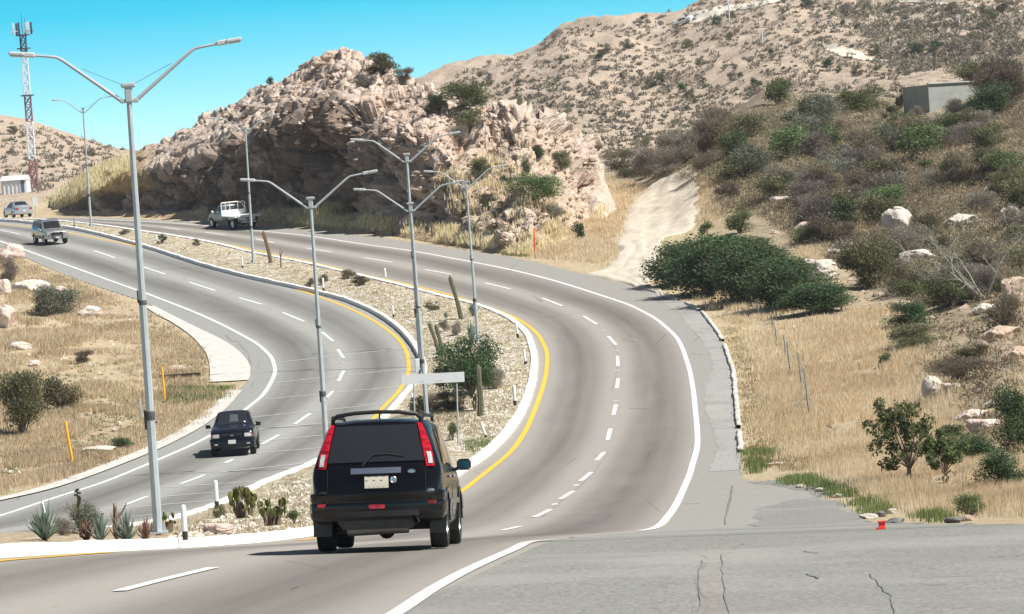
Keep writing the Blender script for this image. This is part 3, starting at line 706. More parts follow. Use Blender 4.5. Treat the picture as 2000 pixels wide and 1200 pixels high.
# ================================================================== vehicles
M_black=simple('black_car_paint',(.003,.003,.004),.22,coat=.35,var=.05,ior=1.38)
M_navy=simple('dark_navy_car_paint',(.004,.006,.013),.24,coat=.4,var=.05,ior=1.38)
M_silv=simple('champagne_car_paint',(.36,.36,.35),.35,metal=.5,coat=.8,var=.05)
M_carw=simple('white_car_paint',(.72,.73,.74),.3,coat=.8,var=.04)
M_wpaint=simple('white_truck_paint',(.75,.75,.72),.5,var=.08)
M_gpaint=simple('grey_truck_paint',(.26,.27,.28),.4,coat=.4,var=.08)
M_glass=simple('tinted_glass',(.018,.02,.021),.06,coat=1,var=.02)
M_glassb=simple('light_tinted_glass',(.07,.09,.095),.08,coat=1,var=.1,scale=2)
M_plast=simple('black_plastic',(.011,.011,.012),.55,var=.1)
M_flap=simple('grey_mud_flap_rubber',(.11,.115,.12),.7,var=.1)
M_tyre=simple('tyre_rubber',(.018,.018,.018),.85,var=.15)
M_rim=simple('alloy',(.5,.51,.52),.3,metal=.9,var=.05)
M_chrome=simple('chrome',(.62,.64,.66),.28,metal=1,var=.03)
M_plate=simple('plate_cream',(.62,.59,.50),.5,var=.04)
M_platew=simple('plate_white',(.72,.74,.72),.5,var=.04)
M_red=simple('red_lamp',(.42,.006,.018),.12,coat=.8,var=.6,scale=16)
M_redd=simple('dark_red_reflector',(.30,.01,.02),.25,coat=.6,var=.2)
M_clear=simple('clear_lamp',(.50,.50,.50),.12,coat=1,var=.22,scale=18)
M_amber=simple('amber_lamp',(.6,.17,.02),.2,coat=1)
M_under=simple('undertray_grey',(.06,.062,.065),.7,var=.2)
M_steel=simple('dull_steel',(.25,.24,.23),.45,metal=.7,var=.2)
class Car:
    def __init__(s,rows,rlean=None,flean=None,curv=.12,fcurv=.18):
        a=np.array(rows,float); s.y=a[:,0]; s.f=[pchip(a[:,0],a[:,i]) for i in range(1,7)]
        s.y0,s.y1=a[0,0],a[-1,0]; s.rl=pchip(*zip(*rlean)) if rlean else (lambda z:z*0); s.fl=pchip(*zip(*flean)) if flean else (lambda z:z*0)
        s.curv=curv; s.fcurv=fcurv
    def sec(s,y):
        zb,wl,wb,zt_,wr,zt=[float(f(y)) for f in s.f]; k=min(.09,(zt-zt_)*.45)
        P=[(0,zb),(wl*.6,zb),(wl-.05,zb+.005),(wl-.01,zb+.06),(wl+.008,zb+(zt_-zb)*.42),(wb,zt_-.10),(wb-.018,zt_)]
        r=(wr+.035,zt-k)
        for q in(.33,.66): P.append((wb-.018+(r[0]-wb+.018)*q+.012,zt_+(r[1]-zt_)*q))
        P+=[r,(wr-.03,zt-k*.22),(wr*.5,zt+.012),(0,zt+.018)]
        return P
    def sh(s,x,y,z):
        wr_=max(0,min(1,1-(y-s.y0)/.9)); wf=max(0,min(1,1-(s.y1-y)/.9))
        return y+float(s.rl(z))*wr_+float(s.fl(z))*wf*-1 + s.curv*wr_**3*abs(x/.86)**3 - s.fcurv*wf**3*abs(x/.86)**3
    def rear(s,x,z,off=.008): return (x,s.sh(x,s.y0,z)-off,z)
    def front(s,x,z,off=.008): return (x,s.sh(x,s.y1,z)+off,z)
    def side(s,y,t,sg=1,off=.006,lo=6,hi=9):
        P=s.sec(y); q=lo+t*(hi-lo); i=min(int(q),hi-1); k=q-i
        x=P[i][0]*(1-k)+P[i+1][0]*k; z=P[i][1]*(1-k)+P[i+1][1]*k
        return (sg*(x+off),s.sh(x,y,z),z+off*.3)
    def low(s,y,z,sg=1,off=.006):
        P=s.sec(y)[3:7]
        x=float(np.interp(z,[p[1] for p in P],[p[0] for p in P])); return (sg*(x+off),s.sh(x,y,z),z)
    def top(s,y,fx,off=.008):
        P=s.sec(y); x=abs(fx)*P[10][0]; z=float(np.interp(x,[P[12][0],P[11][0],P[10][0]],[P[12][1],P[11][1],P[10][1]]))
        return (math.copysign(x,fx),s.sh(x,y,z)+off*.5,z+off)
    def hull(s,name,mat,root,wheels,wr,arch=.36):
        ys=sorted(set([round(v,3) for v in list(s.y)+list(np.arange(s.y0,s.y1,.12))]))
        V=[];m=24
        for y in ys:
            P=s.sec(y); ring=P+[(-a,b) for a,b in P[-2:0:-1]]
            for a,b in ring: V.append((a,s.sh(a,y,b),b))
        m=len(ring); Fs=[]
        for i in range(len(ys)-1):
            for k in range(m): Fs.append((i*m+k,(i+1)*m+k,(i+1)*m+(k+1)%m,i*m+(k+1)%m))
        # caps as rows between mirrored points
        for base,yy,flip in((0,s.y0,False),((len(ys)-1)*m,s.y1,True)):
            P=s.sec(yy); prev=[base]; NC=7
            for j in range(1,12):
                l=base+j; r=base+m-j; row=[l]
                for c in range(1,NC):
                    x=P[j][0]*(1-2*c/NC); z=P[j][1]; row.append(len(V)); V.append((x,s.sh(x,yy,z),z))
                row.append(r)
                if len(prev)==1:
                    for c in range(NC):
                        Fs.append((prev[0],row[c],row[c+1]) if not flip else (prev[0],row[c+1],row[c]))
                else:
                    for c in range(NC):
                        f=(prev[c],row[c],row[c+1],prev[c+1]); Fs.append(f if not flip else f[::-1])
                prev=row
            t=base+12
            for c in range(NC): 
                f=(prev[c],t,prev[c+1]); Fs.append(f if not flip else f[::-1])
        b=MB(); b.add(V,Fs); me=b.mesh(name,True,38)
        import bmesh
        bm=bmesh.new(); bm.from_mesh(me); bmesh.ops.recalc_face_normals(bm,faces=bm.faces); bm.to_mesh(me); bm.free()
        o=link_mesh(name,me,mat)
        c=MB()
        for (wx,wy) in wheels:
            sg=1 if wx>0 else -1
            x0,x1=sorted((sg*(abs(wx)-.16),sg*1.3)); c.lathe([(arch,x0),(arch,x1)],n=36,axis='X',M=Matrix.Translation((0,wy,wr)))
        cme=c.mesh('cut',False); bm=bmesh.new(); bm.from_mesh(cme); bmesh.ops.recalc_face_normals(bm,faces=bm.faces); bm.to_mesh(cme); bm.free()
        co=link_mesh('cut',cme,M_plast)
        md=o.modifiers.new('b','BOOLEAN'); md.object=co; md.operation='DIFFERENCE'; md.solver='EXACT'
        dg=bpy.context.evaluated_depsgraph_get(); dg.update()
        nm=bpy.data.meshes.new_from_object(o.evaluated_get(dg)); o.modifiers.clear(); o.data=nm; nm.name=name
        nm.polygons.foreach_set('use_smooth',[True]*len(nm.polygons)); nm.set_sharp_from_angle(angle=math.radians(38))
        bpy.data.objects.remove(co); o.parent=root; return o
    def quad(s,name,mat,root,fn,nu=8,nv=6,thick=None):
        """fn(a,b) a,b in 0..1"""
        b=MB(); b.grid([[fn(i/nu,j/nv) for i in range(nu+1)] for j in range(nv+1)],thick)
        me=b.mesh(name,True,40)
        return link_mesh(name,me,mat,root)
    def wheel(s,root,wx,wy,r,w=.21,rm=None,spokes=6,rimr=None):
        sg=1 if wx>0 else -1; rr=rimr or r*.64
        t=MB(); h=w/2
        t.lathe([(rr,-h*.8),(rr+.02,-h),(r*.93,-h),(r*.985,-h*.8),(r,-h*.5),(r,h*.5),(r*.985,h*.8),(r*.93,h),(rr+.02,h),(rr,h*.8)],n=32,axis='X',close=True)
        o=t.build('wheel',M_tyre,root); o.location=(wx,wy,r)
        m=MB(); m.lathe([(rr,sg*h*.75),(rr*.97,sg*h*.85),(rr*.92,sg*h*.6),(rr*.9,sg*h*.1),(.02,sg*h*.05)],n=32,axis='X')
        for k in range(spokes):
            a=2*math.pi*k/spokes; M=Matrix.Rotation(a,4,'X')@Matrix.Translation((sg*h*.62,rr*.5,0)); m.box((0,0,0),(.03,rr*.95,.055),M,bev=.008)
        m.lathe([(.05,sg*h*.5),(.05,sg*h*.85),(.03,sg*h*.9)],n=14,axis='X')
        m.build('rim',rm or M_rim,o); return o
def wrap(path,prof,name,mat,root,sm=40):
    pts=[Vector(p) for p in path]; P=[]
    for i,p in enumerate(pts):
        t=(pts[min(i+1,len(pts)-1)]-pts[max(i-1,0)]).normalized(); n=Vector((t.y,-t.x))
        P.append([(p.x+n.x*o,p.y+n.y*o,z) for o,z in prof])
    b=MB(); b.grid(P); me=b.mesh(name,True,sm); return link_mesh(name,me,mat,root)
def arcp(w,yend,yside,curve,n=9,sgn=-1):
    """plan path of a bumper from left to right across the rear (sgn -1) or front (+1)"""
    L=[(-w,yside),(-w,yend-sgn*.22)]
    for i in range(n+1):
        x=-w+.03+2*(w-.03)*i/n; L.append((x,yend-sgn*curve*abs(x/w)**3.2))
    L+=[(w,yend-sgn*.22),(w,yside)]
    return L
def seat_car(root,x,d,hd,wb,tr,fn=G,zo=.012,s=1):
    """hd: heading angle from +Y, clockwise; align with the road slope"""
    f=Vector((math.sin(hd),math.cos(hd))); r=Vector((f.y,-f.x)); c=Vector((x,d))
    g=lambda p: float(fn(p.x,p.y))
    a=g(c+f*wb/2); b=g(c-f*wb/2); l=g(c-r*tr/2); q=g(c+r*tr/2)
    Fv=Vector((f.x*wb,f.y*wb,a-b)).normalized(); Rv=Vector((r.x*tr,r.y*tr,q-l)).normalized(); Uv=Rv.cross(Fv).normalized(); Rv=Fv.cross(Uv)
    z=(a+b)/2+zo
    root.matrix_world=Matrix(((Rv.x*s,Fv.x*s,Uv.x*s,x),(Rv.y*s,Fv.y*s,Uv.y*s,d),(Rv.z*s,Fv.z*s,Uv.z*s,z),(0,0,0,1)))
# ------------------------------------------------ black SUV
def black_suv():
    r=empty('suv',(0,0,0),label='large black SUV seen from behind, climbing over the crest in the foreground',cat='car')
    c=Car([(-2.2,.50,.79,.815,1.07,.56,1.60),(-2.14,.44,.845,.86,1.07,.585,1.635),(-1.9,.36,.87,.88,1.06,.63,1.66),(-1.0,.31,.875,.885,1.04,.67,1.68),(0,.29,.875,.885,1.01,.665,1.665),(.5,.29,.875,.885,1.0,.65,1.62),(.65,.29,.875,.885,.995,.645,1.56),(1.2,.29,.875,.885,.97,.66,1.13),(1.35,.30,.875,.88,.95,.70,1.04),(1.9,.34,.86,.86,.88,.68,.94),(2.15,.38,.80,.81,.78,.62,.86),(2.25,.42,.74,.76,.70,.56,.78)],
          rlean=[(.4,0),(.8,.0),(1.05,.045),(1.3,.14),(1.6,.30),(1.7,.36)],flean=[(.4,0),(.6,0),(.9,.12)],curv=.10)
    W_=[(-.765,-1.32),(.765,-1.32),(-.765,1.30),(.765,1.30)]
    c.hull('body',M_black,r,W_,.345,.39)
    for w in W_: c.wheel(r,w[0],w[1],.345,.23)
    hw=lambda z: .650+(.545-.650)*(z-1.13)/(1.6-1.13)
    c.quad('rear_window',M_glass,r,lambda a,b:c.rear((2*a-1)*hw(1.135+.465*b),1.135+.465*b,.012),10,6,(0,-.004,0))
    for sg in(-1,1):
        def lf(a,b,z0=1.06,z1=1.625):
            z=z0+(z1-z0)*b; q_=(z-1.06)/.565; xi=float(np.interp(q_,[0,.5,1],[.672,.618,.556])); xo=float(np.interp(q_,[0,.2,.5,.8,1],[.782,.772,.728,.662,.606]))
            x=xi+(xo-xi)*a; return c.rear(sg*x,z,.022)
        t=c.quad('tail_light',M_red,r,lf,4,12,(0,.05,0))
        c.quad('lens',M_clear,t,lambda a,b:tuple(Vector(lf(.34+.5*a,(.06+.27*b)))+Vector((0,-.012,0))),4,5,(0,.03,0))
        for q in range(3):
            c.quad('lens',M_redd,t,lambda a,b,q=q:tuple(Vector(lf(.15+.7*a,.40+q*.20+.03*b))+Vector((0,-.008,0))),3,2,(0,.02,0))
    # tailgate seams, chrome garnish, plate, badges
    b=MB(); b.grid([[c.rear(-.335+.67*i/10,z,.035+.012*(z<1.03)) for i in range(11)] for z in(.985,1.0,1.045,1.06)],(0,.04,0)); b.build('chrome_trim',M_chrome,r)
    c.quad('licence_plate',M_plate,r,lambda a,b:c.rear(-.155+.32*a,.80+.155*b,.024),2,2,(0,.008,0))
    b=MB()
    for x in(-.10,.0,.10): b.box((x+.005,-2.2-.03,.945),(.03,.006,.008))
    for x in(-.09,-.03,.03,.09): b.box((x,-2.2-.032,.815),(.022,.006,.006))
    b.build('plate_frame_bolts',M_plast,r)
    b=MB(); b.lathe([(.046,0),(.046,.012),(.036,.018),(.03,.012)],n=20,axis='Y',M=Matrix.Translation((.232,c.rear(.232,.90)[1]-.012,.90))@Matrix.Rotation(math.pi,4,'Z')); b.box((.232,c.rear(.232,.9)[1]-.024,.90),(.07,.008,.012)); o=b.build('badge',M_chrome,r)
    b=MB(); V=[];n=18
    for k in range(n): V.append((.475+.052*math.cos(2*math.pi*k/n),c.rear(.47,1.0)[1]-.012,1.0+.022*math.sin(2*math.pi*k/n)))
    V2=[(x,y-.008,z) for x,y,z in V]; b.add(V+V2,[tuple(range(n))]+[tuple(range(2*n-1,n-1,-1))]+[(k,(k+1)%n,n+(k+1)%n,n+k) for k in range(n)])
    for k in(-1,0,1): b.box((.475+k*.02,c.rear(.47,1.0)[1]-.022,1.022-abs(k)*.006),(.008,.006,.022))
    b.build('badge',M_chrome,r)
    for sg in(-1,1): b=MB(); b.tube([c.rear(sg*.655,z,.002) for z in(.74,.85,.95,1.05)],.006,5); b.build('tailgate_seam',M_plast,r)
    # wiper
    b=MB(); b.tube([c.rear(-.17,1.10,.03),c.rear(-.12,1.15,.04),c.rear(-.04,1.225,.035)],[.016,.012,.008],6); b.tube([c.rear(-.06,1.222,.03),c.rear(.14,1.235,.028),c.rear(.37,1.20,.026)],.008,6); b.lathe([(.022,0),(.022,.03)],n=12,axis='Y',M=Matrix.Translation((-.17,c.rear(-.17,1.1)[1]-.03,1.10)))
    b.build('wiper',M_plast,r)
    # bumper
    path=arcp(.895,-2.30,-1.72,.17)
    bp=wrap(path,[(-.10,.760),(-.01,.750),(.010,.725),(.006,.66),(-.004,.645),(-.002,.62),(.018,.60),(.020,.52),(.004,.44),(-.03,.395),(-.14,.385)],'bumper',M_black,r)
    for x in(-.735,.735):
        b=MB(); yb=-2.30+.17*abs(x/.895)**3.2
        M=Matrix.Translation((x,yb-.03,.595 if x<0 else .60))@Matrix.Rotation(math.radians(-14 if x<0 else 14)*-1,4,'Z'); b.box((0,0,0),(.125,.03,.045),M,bev=.01); b.build('reflector',M_redd,bp)
    b=MB(); b.box((.005,-2.325,.565),(.215,.02,.055),bev=.01); b.build('reflector',M_red,bp)
    b=MB(); b.grid([[( x,-2.335+.10*abs(x/.7)**3,z) for x in np.linspace(-.56,.56,13)] for z in(.44,.455,.50,.515)],(0,.06,0)); b.build('bumper_step',M_plast,bp)
    for sg in(-1,1):
        b=MB(); b.lathe([(.035,0),(.055,.01),(.055,.03),(.02,.04)],n=14,axis='Z',M=Matrix.Translation((sg*.72,-2.17,.735))); b.build('bumper_cap',M_chrome if sg>0 else M_plast,bp)
    b=MB(); b.grid([[(x*k,-2.22+dy,z) for x in np.linspace(-1,1,9)] for k,z,dy in((.56,.46,-.02),(.52,.36,0),(.46,.28,.06))],(0,.03,0)); b.build('undertray',M_under,r)
    b=MB(); b.tube([(-.42,-2.0,.27),(.40,-2.02,.29)],.075,12); b.tube([(.38,-2.0,.31),(.50,-2.1,.36),(.52,-2.30,.37)],.034,10,cap=False); b.tube([(.52,-2.25,.37),(.52,-2.33,.37)],.04,12,cap=False); b.build('exhaust',M_steel,r)
    b=MB(); b.box((0,-1.32,.30),(1.3,.12,.10),bev=.03); b.lathe([(.02,-.1),(.11,-.06),(.11,.06),(.02,.1)],n=14,axis='Y',M=Matrix.Translation((.05,-1.32,.25))); b.build('axle',M_plast,r); b=MB(); b.box((0,1.3,.28),(1.3,.3,.12),bev=.03); b.build('axle',M_plast,r)
    for sg in(-1,1):
        for y in(-1.74,.90):
            b=MB(); b.grid([[(sg*x,y-.0-.10*(x-.7)/.2,z) for x in(.66,.74,.82,.895)] for z in(.20,.3,.40,.46)],(0,.012,0)); b.build('mud_flap',M_flap,r)
    # roof rail over the tailgate
    b=MB(); pts=[(-.60,-1.72,1.60),(-.585,-1.76,1.69),(-.53,-1.79,1.735),(-.3,-1.81,1.765),(0,-1.815,1.775),(.3,-1.81,1.765),(.53,-1.79,1.735),(.585,-1.76,1.69),(.60,-1.72,1.60)]
    b.tube(pts,.027,8)
    for sg in(-1,1): b.tube([(sg*.60,-1.70,1.66),(sg*.615,-1.5,1.725),(sg*.615,.1,1.73),(sg*.60,.38,1.65)],.022,8)
    b.build('roof_rail',M_plast,r)
    b=MB(); b.tube([(.03,-1.62,1.69),(.03,-1.68,1.80)],[.012,.004],6); b.build('antenna',M_plast,r)
    # side glass and doors
    for sg in(-1,1):
        for (ya,yb) in((-1.68,-1.10),(-1.02,-.22),(-.14,.62)):
            c.quad('side_window',M_glass,r,lambda a,b,ya=ya,yb=yb:c.side(ya+(yb-ya)*(a if b<.01 else a)+(.35*b if ya<-1.5 else 0)*(1-a)-(.32*b*a if yb>.5 else 0),.06+.86*b,sg),6,4,(sg*.003,0,0))
        b=MB()
        for yy in(-1.06,-.18,.86): b.tube([c.low(yy,z,sg,.0) for z in(.42,.6,.8,.98)],.005,5)
        b.tube([c.low(y,.40,sg,0) for y in np.linspace(-.85,.85,12)],.005,5); b.build('door_seam',M_plast,r)
        for yy in(-.92,-.04):
            b=MB(); p=c.low(yy,.92,sg,.02); b.box(p,(.03,.17,.03),bev=.01); b.build('door_handle',M_chrome if sg>0 else M_black,r)
        b=MB(); p=c.low(0,.62,sg,.01); b.box((p[0],0,.60),(.025,1.9,.07),bev=.01); b.build('door_moulding',M_black,r)
        m=MB(); m.box((sg*1.0,.72,1.07),(.20,.10,.15),bev=.035); m.tube([(sg*.86,.70,1.0),(sg*.96,.72,1.04)],.025,8); o=m.build('mirror',M_black,r)
        m=MB(); m.box((sg*1.0,.668,1.07),(.16,.008,.11)); m.build('mirror_glass',M_glass,o)
        # fender flare
        for wy in(-1.32,1.30):
            b=MB(); pr=[]
            for k in range(13):
                a=math.pi*(k/12); pr.append([(sg*(.872+o),wy+math.cos(a)*(rr),.345+math.sin(a)*rr) for rr,o in((.385,-.02),(.385,.028),(.43,.028),(.455,.0))])
            b.grid(pr); b.build('wheel_arch',M_black,r)
    c.quad('windscreen',M_glass,r,lambda a,b:c.top(.62+.62*(1-b),(2*a-1)*.95),8,5,(0,.002,.003))
    for sg in(-1,1): c.quad('headlight',M_clear,r,lambda a,b:c.front(sg*(.42+.28*a),.68+.12*b,.01),3,3,(0,.02,0))
    c.quad('grille',M_plast,r,lambda a,b:c.front(-.36+.72*a,.66+.13*b,.01),3,3,(0,.02,0))
    wrap([(p[0],p[1]) for p in arcp(.88,2.30,1.75,.2,sgn=1)][::-1],[(-.1,.68),(.0,.66),(.01,.5),(-.03,.36),(-.1,.33)],'bumper',M_black,r)
    seat_car(r,-1.80,56.85,math.radians(2.6),2.62,1.53); m=r.matrix_world.copy(); r.matrix_world=m@Matrix.Diagonal((.955,1,1,1)); return r
black_suv()
# ------------------------------------------------ generic smaller cars
def windows(c,r,spans,mat=M_glass,t0=.06,t1=.86):
    for sg in(-1,1):
        for ya,yb,la,lb in spans:
            c.quad('side_window',mat,r,lambda a,b:c.side((ya+la*b)*(1-a)+(yb-lb*b)*a,t0+(t1-t0)*b,sg),5,3,(sg*.003,0,0))
def mirrors(r,y,z,mat,w=1.0):
    for sg in(-1,1):
        m=MB(); m.box((sg*w,y,z),(.2,.09,.15),bev=.03); m.tube([(sg*(w-.16),y,z-.06),(sg*(w-.04),y,z-.02)],.022,6); m.build('mirror',mat,r)
def heading(fn,d,on=False):
    s=(float(fn(d+2))-float(fn(d-2)))/4; return math.atan(s)+(math.pi if on else 0)
def pickup():
    r=empty('pickup_truck',(0,0,0),label='dark navy pickup truck driving towards the camera on the left carriageway',cat='pickup truck')
    c=Car([(-2.45,.58,.84,.85,1.0,.80,1.06),(-2.4,.5,.865,.87,1.0,.82,1.07),(-.80,.46,.87,.875,1.0,.82,1.07),(-.70,.46,.87,.875,1.0,.80,1.10),(-.62,.46,.87,.875,1.01,.63,1.60),(-.4,.46,.87,.875,1.01,.62,1.655),(.35,.44,.87,.875,1.0,.61,1.665),(.5,.38,.87,.875,1.02,.60,1.60),(1.05,.38,.87,.875,1.03,.70,1.19),(1.2,.38,.87,.875,1.03,.74,1.17),(2.0,.42,.86,.865,1.0,.76,1.10),(2.3,.45,.83,.84,.96,.74,1.04),(2.4,.48,.80,.81,.88,.70,.97)],flean=[(.5,0),(.7,.0),(1.0,.05)],fcurv=.10)
    W_=[(-.77,-1.55),(.77,-1.55),(-.77,1.45),(.77,1.45)]
    c.hull('body',M_navy,r,W_,.36,.40)
    for w in W_: c.wheel(r,w[0],w[1],.36,.24,spokes=5)
    c.quad('windscreen',M_glass,r,lambda a,b:c.top(.47+.58*(1-b),(2*a-1)*.97),8,5,(0,.002,.003))
    o=c.quad('rear_view_patch',M_glassb,r,lambda a,b:c.top(.60+.30*(1-b),-.0+(.55*a-.35),.012),6,3,(0,.001,.002))  # paler glass panel, painted light on the windscreen
    o.name='painted_windscreen_light'
    c.quad('sticker',M_platew,r,lambda a,b:c.top(.88+.06*(1-b),-.80+.1*a,.014),2,2,(0,.001,.002))
    windows(c,r,[(-.52,.0,.04,.02),(.05,.95,.02,.42)])
    for sg in(-1,1):
        h=c.quad('headlight',M_clear,r,lambda a,b:c.front(sg*(.50+.26*a),.76+.14*b,.02),4,4,(0,-.03,0))
        c.quad('indicator',M_amber,r,lambda a,b:c.front(sg*(.765+.045*a),.76+.12*b,.015),2,3,(0,-.03,0))
    g=c.quad('grille',M_plast,r,lambda a,b:c.front(-.42+.84*a,.72+.20*b,.02),6,4,(0,-.02,0))
    for k in range(4): 
        b=MB(); b.box((0,c.front(0,.78)[1]+.025,.785+.033*k),(.80,.015,.009)); b.build('grille_bar',M_navy,g)
    b=MB(); b.lathe([(.075,0),(.075,.015),(.06,.02)],n=20,axis='Y',M=Matrix.Translation((0,c.front(0,.84)[1]+.02,.84))@Matrix.Diagonal((1,1,.45,1))); b.box((.0,c.front(0,.84)[1]+.045,.842),(.07,.004,.012)); b.build('badge',M_chrome,g)
    bp=wrap([(p[0],p[1]) for p in arcp(.88,2.50,1.95,.14,sgn=1)][::-1],[(-.10,.72),(.0,.715),(.02,.68),(.015,.50),(.0,.42),(-.03,.36),(-.12,.33)],'bumper',M_navy,r)
    b=MB(); b.box((0,2.535,.59),(.30,.012,.15)); b.build('licence_plate',M_platew,bp)
    for sg in(-1,1):
        b=MB(); b.box((sg*.64,2.50,.50),(.14,.02,.05),bev=.01); b.build('fog_light',M_clear,bp)
    mirrors(r,.85,1.14,M_navy,1.01)
    for sg in(-1,1):
        b=MB()
        for yy in(-.62,.93): b.tube([c.low(yy,z,sg,0) for z in(.5,.7,.98)],.005,5)
        b.build('door_seam',M_plast,r); b=MB(); b.box(c.low(-.45,.9,sg,.015),(.03,.15,.03),bev=.01); b.build('door_handle',M_plast,r)
    wrap(arcp(.86,-2.52,-2.3,.05),[(-.08,.66),(.0,.65),(.0,.50),(-.08,.49)],'bumper',M_chrome,r)
    for sg in(-1,1): c.quad('tail_light',M_red,r,lambda a,b:c.rear(sg*(.72+.1*a),.75+.25*b,.01),2,3,(0,.02,0))
    p=place(455,903); d0=p.y+1.5; seat_car(r,p.x+.05,d0,heading(L_cen,d0,True)-math.radians(6),3.0,1.54,s=1.0)
L_cen=lambda d:(L_yel(d)+L_whi(d))/2
pickup()
def silver_suv():
    r=empty('suv',(0,0,0),label='champagne silver SUV with black bull bar oncoming at far left',cat='car')
    c=Car([(-2.2,.52,.82,.83,1.08,.66,1.66),(-2.12,.46,.87,.88,1.08,.69,1.70),(-1,.42,.88,.89,1.06,.70,1.74),(.3,.42,.88,.89,1.04,.69,1.72),(.5,.42,.88,.89,1.04,.67,1.66),(.95,.42,.88,.89,1.03,.72,1.18),(1.1,.42,.88,.89,1.02,.76,1.13),(1.9,.46,.87,.88,.98,.77,1.05),(2.15,.5,.84,.85,.9,.74,.98),(2.22,.52,.82,.83,.8,.70,.9)],rlean=[(.5,0),(1.08,0),(1.7,.15)],fcurv=.10)
    W_=[(-.77,-1.35),(.77,-1.35),(-.77,1.4),(.77,1.4)]
    c.hull('body',M_silv,r,W_,.37,.41)
    for w in W_: c.wheel(r,w[0],w[1],.37,.24)
    c.quad('windscreen',M_glass,r,lambda a,b:c.top(.47+.5*(1-b),(2*a-1)*.95),8,5,(0,.002,.003))
    windows(c,r,[(-2.0,-1.15,.12,.0),(-1.05,-.25,.02,.02),(-.17,.85,.02,.38)])
    for sg in(-1,1):
        c.quad('headlight',M_clear,r,lambda a,b:c.front(sg*(.52+.26*a),.78+.14*b,.02),3,3,(0,-.03,0))
        c.quad('tail_light',M_red,r,lambda a,b:c.rear(sg*(.66+.13*a),.8+.28*b,.01),2,3,(0,.02,0))
    c.quad('grille',M_plast,r,lambda a,b:c.front(-.44+.88*a,.76+.15*b,.02),4,3,(0,-.02,0))
    bp=wrap([(p[0],p[1]) for p in arcp(.89,2.36,1.9,.12,sgn=1)][::-1],[(-.10,.72),(.0,.71),(.02,.64),(.0,.48),(-.1,.44)],'bumper',M_silv,r)
    b=MB(); b.box((0,2.40,.58),(.32,.012,.13)); b.build('licence_plate',M_platew,bp)
    b=MB(); 
    for sg in(-1,1): b.tube([(sg*.36,2.36,.50),(sg*.36,2.44,.70),(sg*.34,2.42,.98)],.035,8)
    b.tube([(-.62,2.38,.85),(-.36,2.45,.93),(.36,2.45,.93),(.62,2.38,.85)],.028,8); b.tube([(-.36,2.44,.72),(.36,2.44,.72)],.025,8); g=b.build('bull_bar',M_plast,r)
    for x in(-.2,.2):
        b=MB(); b.lathe([(.04,-.06),(.085,0),(.085,.02)],n=16,axis='Y',M=Matrix.Translation((x,2.47,1.02))); b.build('spotlight',M_clear,g)
    b=MB()
    for sg in(-1,1): b.tube([(sg*.58,-1.8,1.74),(sg*.58,-1.7,1.79),(sg*.58,.1,1.79),(sg*.58,.2,1.73)],.018,6)
    b.build('roof_rail',M_plast,r); mirrors(r,.72,1.16,M_silv,1.02)
    wrap(arcp(.89,-2.32,-1.9,.1),[(-.08,.70),(.0,.69),(.0,.50),(-.08,.48)],'bumper',M_silv,r)
    b=MB(); b.box((0,0,.62),(1.80,1.6,.08),bev=.01); b.build('door_moulding',M_plast,r)
    p=place(103,483); d0=p.y+.4; seat_car(r,p.x-.2,d0,heading(L_cen,d0,True)-math.radians(4),2.75,1.54,s=1.07)
silver_suv()
def sedan(label,mat,scale=1,lod=False):
    r=empty('sedan',(0,0,0),label=label,cat='car')
    c=Car([(-2.2,.42,.78,.80,.88,.66,.98),(-2.1,.34,.84,.85,.90,.70,1.04),(-1.6,.28,.87,.875,.92,.72,1.07),(-1.45,.27,.87,.875,.93,.70,1.10),(-.85,.26,.87,.875,.93,.58,1.42),(-.3,.25,.87,.875,.93,.57,1.47),(.25,.25,.87,.875,.92,.56,1.45),(.45,.25,.87,.875,.92,.57,1.40),(1.1,.25,.87,.87,.90,.68,1.02),(1.25,.25,.87,.87,.88,.70,.97),(2.0,.3,.84,.84,.78,.66,.84),(2.25,.38,.74,.75,.66,.55,.72)],curv=.14,fcurv=.2)
    W_=[(-.75,-1.3),(.75,-1.3),(-.75,1.32),(.75,1.32)]
    c.hull('body',mat,r,W_,.31,.345)
    for w in W_: c.wheel(r,w[0],w[1],.31,.2)
    c.quad('rear_window',M_glass,r,lambda a,b:c.top(-1.42+.52*b,(2*a-1)*.92),6,4,(0,.002,.003))
    c.quad('windscreen',M_glass,r,lambda a,b:c.top(.45+.62*(1-b),(2*a-1)*.95),6,4,(0,.002,.003))
    windows(c,r,[(-1.2,-.45,.35,.02),(-.37,.9,.02,.42)],t1=.82)
    for sg in(-1,1):
        c.quad('tail_light',M_red,r,lambda a,b:c.rear(sg*(.52+.24*a),.72+.15*b,.015),3,3,(0,.02,0))
        c.quad('headlight',M_clear,r,lambda a,b:c.front(sg*(.42+.26*a),.56+.10*b,.015),3,3,(0,-.02,0))
    wrap(arcp(.87,-2.26,-1.75,.16),[(-.08,.66),(.0,.65),(.02,.5),(.0,.34),(-.08,.30)],'bumper',mat,r)
    b=MB(); b.box((0,-2.285,.60),(.32,.01,.11)); b.build('licence_plate',M_platew,r)
    mirrors(r,.72,.98,mat,.97); return r
r=sedan('pale silver sedan seen from behind at far left beyond the median',simple('silver_car_paint',(.42,.46,.52),.3,metal=.3,coat=.6,var=.04))
p=place(33,426); seat_car(r,p.x,p.y+1,math.radians(-22),2.62,1.5,s=1.08)
r=sedan('tiny white car on the pale dirt road high on the far hill',M_carw); r.name='parked_car'
p=place(1336,47,(2,)); seat_car(r,p.x,p.y,math.radians(-62),2.6,1.5,fn=lambda x,y:ground_z(x,y),zo=.35,s=.95)
